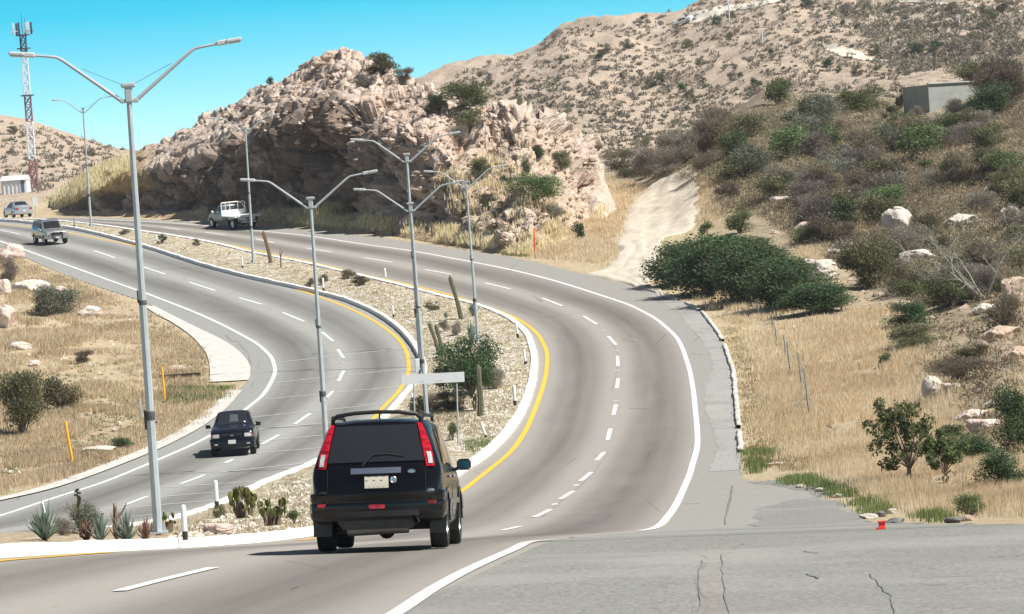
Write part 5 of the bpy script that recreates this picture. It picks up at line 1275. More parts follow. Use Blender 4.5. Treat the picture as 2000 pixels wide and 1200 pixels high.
def unit_stems(key,B,seed,r=.012,fork=1):
    k=('st',)+key
    if k in UNIT: return UNIT[k]
    g=random.Random(seed); b=MB()
    for (x,y,z,rr) in B:
        m=Vector((x*.35+g.uniform(-.03,.03),y*.35+g.uniform(-.03,.03),z*.45)); e=Vector((x,y,z))
        b.tube([(x*.06,y*.06,-.03),m,e],[r*1.4,r,r*.5],4,cap=False)
        for q in range(3*fork):
            d=Vector((g.uniform(-1,1),g.uniform(-1,1),g.uniform(-.2,1)))*rr*1.1; b.tube([m.lerp(e,g.uniform(.3,1)),e+d],[r*.5,r*.18],3,cap=False)
    me=b.mesh('stems',False); UNIT[k]=me; return me
KIND={ # material, aspect, radial, bark
 'dark':(L_dark,.55,False,M_bark),'green':(L_green,.5,False,M_bark),'olive':(L_olive,.35,True,M_bark),'grey':(L_grey,.12,True,M_bark),'brown':(L_brown,.13,True,M_bark),'pale':(L_pale,.3,True,M_bark),'straw':(L_straw,.08,True,M_bark)}
LOD={'X':(15000,.034,30),'L':(9000,.036,18),'M':(3600,.05,15),'S':(1000,.085,11),'T':(150,.2,7)}
def get_bush(kind,lod,var):
    n,sz,nb=LOD[lod]; m,asp,rad,bk=KIND[kind]
    if rad: sz*=1.7 if asp<.2 else 1.25
    me,B=unit_bush(kind,int(n*(1.5 if asp<.2 else 1)),sz,var+{'dark':0,'green':10,'olive':20,'grey':30,'brown':40,'pale':50,'straw':60}[kind],nb,asp,rad)
    if not me.materials: me.materials.append(m)
    return me,B
def bush(px,py,wpx,hpx,kind,label=None,group=None,lod=None,cat='shrub',name='shrub',pos=None,parts=True,depth=1.0,which=(0,1,2)):
    p=pos if pos is not None else place(px,py,which)
    k=p.y/F; w=wpx*k; h=hpx*k
    lod=lod or ('L' if wpx>110 else 'M' if wpx>48 else 'S' if wpx>20 else 'T')
    me,B=get_bush(kind,lod,random.randrange(3))
    loc=p-Vector((0,0,.03*h)); rz=random.uniform(0,6.28)
    if parts:
        r=empty(name,tuple(loc),rz,label,cat,group); r.scale=(w*.95,w*.95*depth,h)
        f=bpy.data.objects.new('foliage',me); COL.objects.link(f); f.parent=r
        sm=unit_stems((kind,lod,len(B),round(B[0][0],4)),B,3,r=.010 if lod=='L' else .014)
        s_=bpy.data.objects.new('stems',sm); COL.objects.link(s_); s_.parent=r
        if not sm.materials: sm.materials.append(KIND[kind][3])
    else:
        r=bpy.data.objects.new(name,me); COL.objects.link(r); r.location=loc; r.rotation_euler=(0,0,rz); r.scale=(w*.95,w*.95*depth,h); tag(r,label,cat,group)
    return r
# --- named shrubs
N=[ # px,py(base),w,h,kind,label
 (748,146,85,42,'olive','wispy olive shrub on the skyline right of the rocky peak'),(792,158,48,24,'brown','low brown bush on the rock hill ridge below the skyline shrub'),
 (716,170,60,30,'grey','grey twiggy shrub below the rocky peak'),(905,215,110,52,'green','broad green shrub on the upper right shoulder of the rock hill'),
 (845,222,50,36,'dark','dark shrub beside the pale boulders on the rock hill'),(915,262,90,48,'olive','olive shrub hanging below the broad green one'),(900,282,70,34,'grey','grey twiggy shrub above the small lamp head on the rock hill'),
 (1045,392,115,50,'green','large green shrub low on the pale right end of the rock hill'),(1095,330,62,34,'olive','olive shrub on the pale rock right of the agave'),(1026,343,28,30,'dark','small dark green agave-like plant on the pale rocks'),
 (1054,308,34,22,'dark','small dark plant near the top of the pale rocks'),(938,348,60,38,'olive','yellowish olive shrub right of the lamp head on the rock hill'),(988,362,24,20,'dark','tiny dark bush left of the pale rocks'),
 (1134,468,36,34,'dark','small dark bush in the grass left of the dirt track'),(1078,428,60,30,'grey','grey brown low shrub above the orange red stake'),(528,165,20,14,'dark','tiny dark bush on the left skyline of the rock hill'),
 (955,402,50,24,'olive','low olive weed patch at mid height of the rock hill foot'),(690,412,40,16,'straw','tuft of yellow dry brush at the cliff foot'),(655,418,60,24,'straw','golden dry brush mound at the foot of the cliff'),
 (1520,205,75,52,'green','bright green shrub standing on the crest of the scrub hill'),(1330,332,120,75,'grey','large dark brown leafless bush above the dirt track'),(1265,345,90,55,'grey','grey leafless bush left of the large dark brown one'),
 (1400,300,120,70,'brown','wide brown scrub bush left of the hill crest'),(1445,455,70,44,'green','round green bush at the right side of the dirt track top'),(1440,335,70,75,'dark','tall dark shrub with pale stems above the track'),
 (1640,452,95,60,'dark','dark bush between the pale boulders'),(1590,478,110,40,'green','low green bush under the pinkish boulder'),(1700,560,150,90,'olive','large olive bush below the tall white boulder'),
 (1780,640,110,50,'dark','dark scrub patch under the olive bush'),(1780,684,110,52,'olive','brownish green shrub alone on the dry grass slope'),(1655,470,60,36,'brown','brown bush right of the dark bush between boulders'),
 (1760,510,110,60,'grey','grey thicket right of the tall white boulder'),(1850,600,130,60,'green','green thicket at the foot of the pale branched tree'),(1880,745,150,52,'brown','dark brown scrub on the rocky bank at right'),
 (1965,640,90,60,'brown','very dark brown shrub at the right edge above the bank'),(1900,700,90,30,'olive','grey green low shrub on the pale rocky bank'),(1860,860,70,30,'dark','dark low bush under the white rock'),
 (1730,716,40,24,'green','small green bush in the golden grass'),(1893,1013,72,46,'green','bright green leafy plant by the asphalt edge at right'),(1960,960,120,75,'dark','dark leafy shrub at the right edge above the grass'),
 (1985,880,110,120,'dark','tall dark green tree crown cut by the right edge'),(1895,905,120,60,'dark','dark green bush joining the sapling and the right tree'),
 (110,618,115,62,'pale','sage green shrub growing between the pink boulders at left'),(45,850,130,130,'olive','large dark olive bush at the left edge'),(120,800,95,70,'olive','yellow green bush right of the large left one'),(15,555,50,50,'grey','grey shrub behind the left boulders'),
 (232,880,60,24,'dark','low dark green plant in the grass between the orange posts'),(165,708,50,22,'brown','brown clump in the dry grass, upper left'),(1380,470,36,34,'green','small green weed on the right edge of the dirt track'),
 (1950,180,120,66,'olive','dark tree crown behind the block building'),(1890,166,110,40,'olive','green tree crown above the block building'),(1935,228,100,66,'dark','dark bush in front of the block building wall'),(1868,226,60,30,'grey','grey bush at the foot of the sunny block wall'),(1960,205,130,90,'brown','large dark brown tree right of the block building'),
 (1792,230,40,22,'grey','thin grey shrub against the shaded block wall'),(1760,212,30,44,'olive','olive shrub left of the block building')]
for (px,py,w,h,k,lab) in N: bush(px,py,w*1.1,h*1.1,k,lab)
# big dark green creosote bank: several large bushes
for i,(px,py,w,h,lab) in enumerate([(1330,560,130,90,'leftmost of the dense dark green bushes by the dirt track mouth'),(1395,575,170,120,'tallest dense dark green bush right of the dirt track'),(1470,590,170,110,'dense dark green bush in the middle of the long bank'),(1540,603,160,95,'dense dark green bush, fourth along the long bank'),(1600,612,130,60,'low right end of the dense dark green bank'),(1440,520,150,60,'back row dark green bush behind the long bank'),(1505,545,120,60,'smaller back row bush of the dark green bank')]):
    bush(px,py,w*1.3,h*1.05,'dark',lab,'dense dark green bushes beside the dirt track',lod='X')
# median shrubs
for px,py,w,h,k,lab in [(680,545,36,18,'brown','brown tuft beside the second lamp in the median'),(632,556,26,18,'olive','small olive tuft left of the second delineator'),(705,558,46,18,'olive','low olive weed right of the brown tuft'),(605,560,26,16,'brown','small brown tuft by the lamp shaft'),
 (845,606,40,16,'olive','low olive weeds at the foot of the tall leaning cactus'),(870,648,30,20,'brown','reddish dry shrub above the median bush'),(893,655,28,24,'grey','grey dry agave-like tuft above the median bush'),(850,800,90,30,'brown','dark brown dry shrub behind the sign'),(880,800,80,34,'brown','dark tangled shrub to the left of the cactus'),(965,760,60,50,'grey','grey brown brush under the right side of the median bush'),
 (815,805,40,30,'olive','weeds by the lamp base under the sign'),(885,860,30,30,'green','green weed at the right sign post'),(318,475,20,16,'dark','small dark plant beside the leaning far delineator'),(384,481,18,14,'brown','small brown plant on the far median'),(243,458,26,8,'olive','flat dry weed near the far lamp'),
 (428,1012,30,26,'olive','greenish tuft at the foot of the black footed delineator'),(575,1024,40,24,'green','green weed left of the SUV'),(160,1040,90,52,'pale','pale sage shrub between the agaves'),(120,1046,60,30,'grey','grey dry brush among the agaves'),(310,1046,70,26,'straw','dry straw weeds around the near lamp base')]:
    bush(px,py,w*1.1,h*1.15,k,lab,which=(0,))
# round median tree
def tree(px,py,crown,label,leaf,bark,n=7000,lsz=.13,trunk=.09,name='tree',limbs=9,pos=None,nb=18,gap=.9):
    p=pos or place(px,py,(0,)); k=p.y/F; g=np.random.default_rng(int(px)); cx,cy,w,h=crown
    C=Vector(((cx-px)*k,0,(py-cy)*k)); r=empty(name,tuple(p),0,label,'tree'); W_=w*k/2;Hh=h*k/2
    B=[]
    for i in range(nb):
        d=g.normal(size=3); d/=np.linalg.norm(d); q=g.uniform(.35,.85); B.append((C.x+d[0]*W_*q,d[1]*W_*q,C.z+d[2]*Hh*q,min(W_,Hh)*g.uniform(.25,.45)*gap))
    Bn=np.array(B); idx=g.integers(0,nb,n); dd=g.normal(size=(n,3)); dd/=np.linalg.norm(dd,axis=1,keepdims=True)
    P=Bn[idx,:3]+dd*(Bn[idx,3]*g.uniform(.2,1,n)**.5*g.choice([1,1,1.25],n))[:,None]
    V,F_=leaves_np(P,lsz,g,.55); rr=np.repeat(np.clip(.5+.25*g.normal(size=n)+.25*(g.uniform(size=nb)[idx]-.5),0,1),4)
    link_mesh('crown',np_mesh('crown',V,F_,False,{'r':rr}),leaf,r)
    b=MB(); rd=random.Random(int(px)); fork=Vector((C.x*.25,0,C.z*.38))
    for q in range(max(2,limbs//3)):
        b.tube([(rd.uniform(-.1,.1),rd.uniform(-.1,.1),-.15),fork*.5+Vector((rd.uniform(-.15,.15),rd.uniform(-.1,.1),0)),fork+Vector((rd.uniform(-.2,.2),rd.uniform(-.2,.2),0))],[trunk,trunk*.8,trunk*.6],6)
    for bb in B[:max(limbs,nb)]:
        e=Vector(bb[:3]); m=fork.lerp(e,.5)+Vector((rd.uniform(-.15,.15),rd.uniform(-.1,.1),rd.uniform(-.05,.15)))*W_*.5
        b.tube([fork*.8,m,e],[trunk*.55,trunk*.35,trunk*.12],5,cap=False)
        for z in range(4): b.tube([m.lerp(e,rd.random()),e+Vector((rd.uniform(-1,1),rd.uniform(-1,1),rd.uniform(-1,1)))*bb[3]],[trunk*.16,trunk*.05],3,cap=False)
    b.build('trunk',bark,r); return r
tree(925,802,(918,716,142,112),'round dark green bush tree on short stems in the median gravel',L_dark,M_bark,14000,.10,.06,nb=30,gap=1.15)
tree(1782,948,(1772,842,180,185),'young sparse leafy tree in the dry grass near the lower right',L_green,M_bark,3200,.115,.03,limbs=12,nb=34,gap=.42)
tree(1845,945,(1850,880,120,90),'leafy low tree right of the young sparse one',L_green,M_bark,4200,.095,.035,limbs=10,nb=24,gap=.6)
# pale branched dead-looking tree
p=place(1925,585,(0,)); k=p.y/F; r=empty('tree',tuple(p),0,'spreading tree with bare white branches on the right slope','tree' and None); tag(r,'spreading tree with bare white branches and thin green leaves on the right slope','tree')
rd=random.Random(5); b=MB(); tips=[]
def limb(a,d,L,rad,dep):
    pts=[a]; q=Vector(a)
    for i in range(3): d=(d+Vector((rd.uniform(-.35,.35),rd.uniform(-.2,.2),rd.uniform(-.22,.25)))).normalized(); q=q+d*L/3; pts.append(q.copy())
    b.tube(pts,[rad,rad*.8,rad*.62,rad*.45],5,cap=False); tips.append(q.copy())
    if dep>0:
        for z in range(3): limb(pts[rd.choice((1,2,3))],(d+Vector((rd.uniform(-1,1),rd.uniform(-.5,.5),rd.uniform(-.5,.8)))).normalized(),L*.62,rad*.5,dep-1)
for dx,dz,L in((-1,.55,2.9),(-.9,.25,2.7),(-.3,1,2.3),(.3,1,2.4),(.8,.6,2.2),(-.6,.8,2.4)): limb(Vector((0,0,-.1)),Vector((dx,rd.uniform(-.3,.3),dz)).normalized(),L*36*k/.9*1.0,.055,3)
b.build('trunk',M_barkp,r)
g=np.random.default_rng(8); T=np.array([tuple(t) for t in tips]); T=T[g.integers(0,len(T),2600)]+g.normal(size=(2600,3))*.30; V,F_=leaves_np(T,.13,g,.4)
link_mesh('crown',np_mesh('crown',V,F_,False,{'r':np.repeat(g.uniform(.2,1,2600),4)}),L_pale,r)
# agaves
def agave(px,py,wpx,hpx,mat,label,n=34,up=.55,name='agave'):
    wpx*=1.2; hpx*=1.22; n=int(n*1.3)
    p=place(px,py,(0,)); 
    if p.y>200 and py>1000: p=Vector(tuple((lambda a,b,d:(a*d,d,b*d))(*ray(px,py),86.)))
    k=p.y/F; W_=wpx*k/2; Hh=hpx*k; g=random.Random(int(px)); V=[];F_=[];R_=[]
    for i in range(n):
        a=g.uniform(0,6.283); e=g.uniform(.12,1.0)**.7; L=g.uniform(.75,1.05); ox=math.cos(a)*W_*(1-e*.75)*L; oy=math.sin(a)*W_*(1-e*.75)*L; oz=Hh*(.30+.75*e)*L
        wd=.036*Hh/ .6*g.uniform(.7,1.2); T=Vector((ox,oy,oz)); sd_=Vector((-math.sin(a),math.cos(a),0))
        b0=len(V)
        for t,wk in((0,.8),(.3,1.0),(.65,.75),(1,.04)):
            c=T*t+Vector((0,0,-.10*Hh*math.sin(t*2.2)*(1-e)))
            q=sd_*wd*wk; n_=Vector((0,0,1)).cross(sd_)*wd*.35*wk
            V+= [c-q+n_*.8,c-n_*.4,c+q+n_*.8]; R_+=[(.2+.6*t+g.uniform(-.15,.15))]*3
        for j in range(3):
            for m in range(2): F_.append((b0+j*3+m,b0+j*3+m+1,b0+(j+1)*3+m+1,b0+(j+1)*3+m))
    o=link_mesh(name,np_mesh(name,[tuple(v) for v in V],np.array(F_),True,{'r':np.clip(R_,0,1)}),mat); o.location=p; tag(o,label,'plant'); return o
agave(88,1056,110,66,L_agave,'blue green agave at the left end of the kerb bed, leaves fanned wide'); agave(196,1058,70,50,L_agave,'blue green agave in the middle of the kerb bed'); agave(248,1058,80,52,L_agave,'blue green agave just left of the near lamp')
agave(170,1058,50,44,L_agdead,'reddish brown dead agave between two live ones',24); agave(285,1056,60,40,L_agdead,'dry brown agave clump at the foot of the near lamp',26); agave(228,1056,40,60,L_agdead,'dark thin dried stalks beside the middle agave',10)
agave(924,618,34,26,L_agave,'small agave at the foot of the lamp above the median bush',24); agave(922,672,36,40,L_agave,'small agave poking out above the median bush',24); agave(871,622,24,14,L_agave,'tiny agave left of the lamp above the median bush',16)
agave(1027,346,34,30,L_agave,'grey green agave on the pale rocks of the hill',24); 
p=Vector(tuple((lambda a,b,d:(a*d,d,b*d))(*ray(157,1050),86.5))); b=MB(); b.tube([(0,0,0),(0,0,.95)],[.02,.012],5); 
for i in range(10): b.box((random.uniform(-.05,.05),0,.65+i*.035),(.07,.05,.04))
o=b.build('flower_stalk',L_olive,loc=p); tag(o,'yellowish dried flower stalk rising from the agave bed','plant')
# forked dark dead stalk
p=Vector(tuple((lambda a,b,d:(a*d,d,b*d))(*ray(232,1052),86.5))); b=MB(); b.tube([(0,0,0),(0,0,.45),(-.06,0,.72)],[.03,.025,.018],5); b.tube([(0,0,.40),(.14,0,.58),(.2,0,.70)],[.025,.02,.012],5); o=b.build('dead_stalk',M_bark,loc=p); tag(o,'forked dark dead stalk left of the near lamp','plant')
def pear(px,py,wpx,hpx,label,n=16,seed=1):
    p=place(px,py,(0,)); 
    if py>1020: p=Vector(tuple((lambda a,b,d:(a*d,d,b*d))(*ray(px,py),92.)))
    k=p.y/F; W_=wpx*k/2; Hh=hpx*k; g=random.Random(seed); V=[];F_=[];R_=[]; b=MB()
    for i in range(n):
        c=Vector((g.uniform(-1,1)*W_*.8,g.uniform(-.6,.6)*W_,Hh*g.uniform(.35,.9))); s=Hh*g.uniform(.08,.13); M=Matrix.Translation(c)@Matrix.Rotation(g.uniform(0,3.14),4,'Z')@Matrix.Rotation(g.uniform(-.5,.5),4,'Y')@Matrix.Diagonal((s,s*.22,s*1.25,1))
        b.lathe([(.05,-1),(.6,-.75),(.95,-.2),(1,.25),(.75,.75),(.3,.97)],n=10,M=M)
    r=empty('prickly_pear',tuple(p),0,label,'cactus'); me=b.mesh('pads',True,60); at_=me.attributes.new('r','FLOAT','POINT'); at_.data.foreach_set('value',np.clip(rng.normal(.5,.22,len(me.vertices)),0,1).astype(np.float32)); link_mesh('pads',me,L_pear,r)
    b=MB()
    for i in range(26): x=g.uniform(-.7,.7)*W_; b.tube([(x*.6,g.uniform(-.2,.2)*W_,-.05),(x+g.uniform(-.05,.05),0,Hh*g.uniform(.3,.6))],[.03,.018],5)
    b.build('stems',L_agdead if False else M_cacd,r)
pear(326,1036,42,36,'small prickly pear right of the near lamp base',15,2); pear(478,1012,62,62,'prickly pear with dry stems beside the left carriageway',34,3); pear(532,1022,66,50,'spreading prickly pear left of the SUV',36,4)
bush(466,985,36,36,'green','upright green weed on top of the prickly pear',which=(0,))
# ------------------------------------------------------------------ boulders
def rock_unit(seed,lod=28):
    g=np.random.default_rng(seed); nu,nv=lod*2,lod; th=np.linspace(0,2*np.pi,nu,endpoint=False); ph=np.linspace(.02,np.pi-.02,nv)
    T,P_=np.meshgrid(th,ph); d=np.stack([np.cos(T)*np.sin(P_),np.sin(T)*np.sin(P_),np.cos(P_)],-1)
    # planar cuts give an angular outline
    R_=np.full(T.shape,1.0); 
    for i in range(13):
        n_=g.normal(size=3); n_/=np.linalg.norm(n_); h=g.uniform(.55,.9); c=(d*n_).sum(-1); R_=np.minimum(R_,np.where(c>.05,h/np.maximum(c,.05),9))
    x,y,z=[d[...,i]*2.2+seed for i in range(3)]; f1,f2,ci=worley(x,y,z,seed)
    R_=R_*(1+.10*fbm(x,y,z,oct=4,seed=seed)-.10*np.exp(-((f2-f1)/.08)**2)+.06*(ci-.5))
    V=(d*R_[...,None]*.5); V=V.reshape(-1,3)
    F_=[]
    i=np.arange(nv-1)[:,None]*nu; j=np.arange(nu)[None,:]; F_=np.stack([i+j,i+nu+j,i+nu+(j+1)%nu,i+(j+1)%nu],-1).reshape(-1,4)
    V=np.concatenate([V,[[0,0,V[:nu,2].mean()],[0,0,V[-nu:,2].mean()]]]); a=len(V)-2
    tri=[(a,k_,(k_+1)%nu) for k_ in range(nu)]+[(a+1,(nv-1)*nu+(k_+1)%nu,(nv-1)*nu+k_) for k_ in range(nu)]
    return np_mesh('boulder',V,[F_,np.array(tri)],True,sharp=45)
def bmat(name,lo,mid,hi):
    t=NT(name); b_=t.noise(1.2,8,.72,dist=.8); c=t.ramp(b_,[(.28,lo),(.48,mid),(.68,hi)]); t.col(c); t.set(Roughness=.95); t.bump(t.math('ADD',b_,t.math('MULTIPLY',t.noise(9,5,.7),.4)),.09,.9); return t.m
M_bw=bmat('pale_boulder',(.34,.28,.23),(.62,.55,.48),(.80,.75,.69)); M_bp=bmat('pink_boulder',(.36,.25,.21),(.62,.50,.44),(.80,.72,.67)); M_bt=bmat('tan_boulder',(.30,.21,.16),(.50,.38,.29),(.66,.54,.43)); M_bd=bmat('dark_boulder',(.10,.09,.09),(.19,.18,.175),(.5,.48,.46))
RU={}
def boulder(px,py,w,h,mat,label,seed=None,group=None,name='boulder',which=(0,1),tilt=0,dep=.8):
    seed=seed or random.randint(1,9); key=(seed,mat.name)
    if key not in RU: RU[key]=rock_unit(seed); RU[key].materials.append(mat)
    p=place(px,py,which); k=p.y/F; o=bpy.data.objects.new(name,RU[key]); COL.objects.link(o); o.scale=(w*k*1.25,w*k*dep*1.2,h*k*1.35); o.location=p+Vector((0,.0,h*k*.28)); o.rotation_euler=(0,tilt,random.uniform(-.5,.5)); return tag(o,label,'rock',group)
BL=[(1750,465,62,66,M_bw,'tall rounded white boulder standing on the right slope'),(1765,478,60,26,M_bw,'pale slab leaning under the tall rounded boulder'),(1735,492,100,32,M_bp,'long pinkish rock below the tall white boulder'),(1785,512,70,34,M_bw,'crumbly pale rock at the right end of the long pinkish one'),
 (1567,456,42,26,M_bp,'smooth pinkish boulder left of the dark bush'),(1612,440,32,36,M_bw,'pointed grey white boulder beside the dark bush'),(1694,438,26,18,M_bw,'small square pale rock left of the tall boulder'),(1650,498,60,30,M_bw,'cracked white rock above the olive bush'),(1600,545,70,46,M_bw,'broad pale rock behind the dark green bank'),
 (1535,398,56,20,M_bw,'flat pale rock ledge on the scrub slope'),(1662,390,50,26,M_bt,'tan rock on the scrub slope above the boulders'),(1875,440,60,28,M_bw,'pale rock half hidden near the white branched tree'),(1758,610,44,26,M_bt,'reddish tan rock under the scrub, mid right'),(1575,245,26,18,M_bt,'small tan rock near the scrub hill crest'),
 (1985,590,60,70,M_bt,'large tan rock at the right edge under the white branched tree'),(1922,610,40,22,M_bw,'pale rock at the foot of the white branched tree'),(1825,775,40,50,M_bw,'bright white rock in the golden grass'),(1828,806,18,14,M_bw,'small round white stone below the bright white rock'),(1865,765,50,20,M_bp,'pale rock step right of the bright white rock'),
 (1945,792,40,16,M_bw,'flat stone lying on the dark bank'),(1900,820,60,26,M_bp,'pinkish rock above the dark green bush, lower right'),(1920,840,70,26,M_bp,'reddish rock beside the right tree'),(1940,930,34,44,M_bw,'pale stone between the dark bushes at the right edge'),
 (1975,445,40,60,M_bp,'pink rock at the right edge beside the white branches'),(1990,700,60,30,M_bt,'tan rock at the right edge of the bank'),(1955,660,70,30,M_bt,'mottled tan rock below the very dark shrub'),
 (8,640,48,48,M_bp,'large pink boulder cut by the left edge'),(4,575,32,36,M_bp,'pink boulder above the large one at the left edge'),(60,572,68,28,M_bw,'long white boulder behind the sage shrub'),(112,580,40,24,M_bp,'pinkish stone at the right end of the long white boulder'),(172,620,44,26,M_bw,'white rock right of the sage shrub'),(40,682,38,18,M_bw,'flat white rock in the grass at left'),(68,715,24,14,M_bp,'small pinkish stone near the flat white rock'),(122,706,20,8,M_bw,'small pale stone in the grass, centre left'),(20,510,50,40,M_bp,'pink boulder among the grass near the left road edge'),
 (190,886,70,16,M_bw,'flat pale rock near the low dark green plant'),(425,1042,60,24,M_bp,'low pinkish rock behind the near kerb'),(20,926,12,10,M_bw,'small white stone in the grass at far left'),
 (1075,345,0,0,None,''),(838,180,20,22,M_bp,'pale pink boulder on the right shoulder of the rock hill'),(852,196,24,22,M_bw,'cream boulder beside the pale pink one on the rock hill'),(640,118,30,22,M_bt,'blocky rock left of the peak'),(672,104,22,16,M_bp,'pinkish rock at the very peak'),(622,130,26,20,M_bt,'tan rock left of the peak on the skyline')]
for px,py,w,h,m,lab in BL:
    if m: boulder(px,py,w,h,m,lab)
# kerb blocks at the lower right
def slab(px,py,d,w,h,L,rz,mat,label,name='kerb_block',nn=1):
    a,b_=ray(px,py); x=a*d; z=float(ground_z(x,d)); b=MB(); b.box((0,0,h/2),(w,L,h),bev=.03); o=b.build(name,mat); o.location=(x,d,z-.02); o.rotation_euler=(random.uniform(-.1,.1),random.uniform(-.12,.12),rz); return tag(o,label,'kerb block','broken kerb blocks at the side road')
slab(1452,930,131,.16,.24,.5,.4,M_bd,'dark broken kerb block where the bend kerb ends')
for i,(px,py) in enumerate(((1566,951),(1583,955),(1600,959),(1616,964),(1634,970))):
    p=place(px,py,(0,)); o=boulder(px,py+2,20,9,M_bd if i%2 else M_bw,['first','second','third','fourth','fifth'][i]+' block of the crooked kerb row in the green grass',seed=3+i,group='crooked kerb row',name='kerb_block')
for px,py,w,h,m,lab in ((1695,1014,34,12,M_bw,'pale broken slab left of the red litter box'),(1717,1010,24,14,M_bd,'dark broken slab behind the red litter box'),(1748,1024,36,16,M_bd,'wedge shaped dark kerb block right of the red litter box'),(1744,1003,20,12,M_bw,'square concrete piece above the wedge block'),(1862,1022,44,14,M_bd,'long dark tilted kerb block at the asphalt edge'),(1892,1018,26,16,M_bt,'grey end of the tilted kerb block under the green plant'),(1985,1006,50,8,M_bw,'long white stone at the lower right edge'),(1690,996,12,7,M_bw,'small white stone in the green grass'),(1510,908,50,5,M_bw,'narrow pale slab lying in the verge above the side road'),(1716,955,14,5,M_bw,'little pale stone on the dry verge')):
    boulder(px,py,w,h,m,lab,name='kerb_block' if 'kerb' in lab or 'slab' in lab else 'stone')
# ================================================================== scattered cover
def scatter_px(poly,n,which=(0,),seed=0,dmin=60):
    g=np.random.default_rng(seed); xs=[p[0] for p in poly]; ys=[p[1] for p in poly]; out=[]
    t=0
    while len(out)<n and t<n*6:
        x=g.uniform(min(xs),max(xs),256); y=g.uniform(min(ys),max(ys),256); m=polymask(x,y,poly); t+=256
        for a,b in zip(x[m],y[m]):
            if len(out)>=n: break
            h=cast(a,b,which,dmin)
            if h is not None and h[2] in which: out.append((h[0].x,h[0].y,h[0].z,a,b))
    return np.array(out)
def off_road(P,m=.25):
    a,b=road_mask(P[:,0],P[:,1]); a2,b2=road_mask(P[:,0]-.4,P[:,1]); return P[(np.minimum(a,b)>m)]
def blades(P,nb,h0,h1,w,spread,g,lean=.35,hs=None):
    n=len(P); C=np.repeat(P[:,:3],nb,0)+np.concatenate([g.normal(size=(n*nb,2))*spread,np.zeros((n*nb,1))],1)
    H_=g.uniform(h0,h1,n*nb)*(1 if hs is None else np.repeat(hs,nb)); a=g.uniform(0,6.283,n*nb); l=g.uniform(0,lean,n*nb)*H_
    T=C+np.stack([np.cos(a)*l,np.sin(a)*l,H_],1); s=np.stack([np.cos(a+1.57),np.sin(a+1.57),0*a],1)*(np.clip(np.repeat(P[:,1],nb)*.00016,.012,.05)*w/.035*.5)[:,None]
    M_=C*.5+T*.5; M_[:,2]+=.03*H_
    V=np.stack([C-s-[0,0,.04],C+s-[0,0,.04],M_+s*.7,T,M_-s*.7],1).reshape(-1,3)
    F_=np.arange(5*n*nb).reshape(-1,5)
    tone=np.repeat(.5+.5*fbm(P[:,0]*.35,P[:,1]*.16,oct=3,seed=51),nb); r=np.clip(tone*.6+.2+.22*g.normal(size=n*nb),0,1)
    return V,F_,np.repeat(r,5)
def grass(name,polys,mat,nb,h0,h1,w,spread,label,seed,which=(0,),lean=.35,mask=None):
    g=np.random.default_rng(seed); Ps=[]
    for poly,n in polys:
        P=scatter_px(poly,n,which,seed+len(Ps))
        if len(P): Ps.append(P)
    P=np.concatenate(Ps); 
    if 0 in which:
        P=off_road(P)
        x,d=P[:,0],P[:,1]
        ins=(x>L_ker(d)+.5)&(x<R_ker(d)-.5)&(d<LFAR); 
        if mask=='median': P=P[ins]
        else:
            dirt_=(x>_dl(d)-.2)&(x<_dr(d)+.2)&(d>256)&(d<356); cc=(x>_cl(d)-.2)&(x<L_out(d))&(d>at(409,752)[1])&(d<at(290,600)[1]); P=P[~ins&~dirt_&~cc]
    cl=fbm(P[:,0]*.5,P[:,1]*.25,oct=3,seed=seed+5); P=P[cl>(-.12 if mask=='x' else -.22 if mask!='dense' else -.30)]
    hs=np.clip(.85+.5*fbm(P[:,0]*.3,P[:,1]*.15,oct=3,seed=seed+6),.4,1.3)
    V,F_,r=blades(P,nb,h0,h1,w,spread,g,lean,hs)
    o=link_mesh(name,np_mesh(name,V,F_,False,{'r':r}),mat); tag(o,label,'grass',kind='stuff'); return o
gR=[(1540,900),(1475,840),(1490,740),(1450,660),(1400,610),(1350,575),(1290,560),(1285,530),(1340,525),(1450,575),(1600,610),(1760,600),(1800,640),(1870,760),(1900,880),(2010,930),(2010,1010),(1800,1005),(1740,985),(1650,955),(1575,915)]
gR2=[(1560,700),(1700,640),(1800,800),(1700,960),(1560,880),(1500,720)]
gR3=[(1620,880),(2010,900),(2010,1010),(1800,1000),(1700,980)]
gM=[(1180,345),(1230,355),(1280,375),(1240,400),(1215,430),(1205,480),(1190,520),(1120,510),(1050,505),(1060,440),(1130,430)]
gM2=[(1370,350),(1400,340),(1420,400),(1390,450),(1370,440)]
grass('dry_grass',[(gR,6500),(gR2,2600),(gR3,1500),([(2000,880),(2300,900),(2300,1015),(2000,1010)],900),([(1950,600),(2300,520),(2300,900),(2000,930)],1300),(gM,1800),(gM2,350),([(1560,480),(1620,475),(1600,520),(1540,520)],250),([(1850,240),(2000,240),(2000,330),(1830,320)],300)],L_straw,18,.14,.46,.035,.24,'tall golden dry grass covering the slope right of the bend',101,mask='dense')
gL=[(0,490),(60,520),(130,545),(200,575),(280,600),(330,640),(390,680),(405,720),(400,760),(440,770),(400,815),(330,855),(250,890),(150,930),(0,965)]
grass('dry_grass',[(gL,5200),([(-280,420),(0,490),(0,965),(-280,1060)],2200),([(0,490),(120,545),(250,600),(270,640),(200,700),(0,680)],2200),([(100,760),(270,770),(270,860),(150,920),(0,950),(0,880)],1700)],L_straw2,18,.10,.36,.035,.25,'brownish dry grass covering the bank left of the left carriageway',131,mask='x')
gW=[(1405,640),(1440,640),(1600,880),(1560,925),(1450,900),(1430,760)]
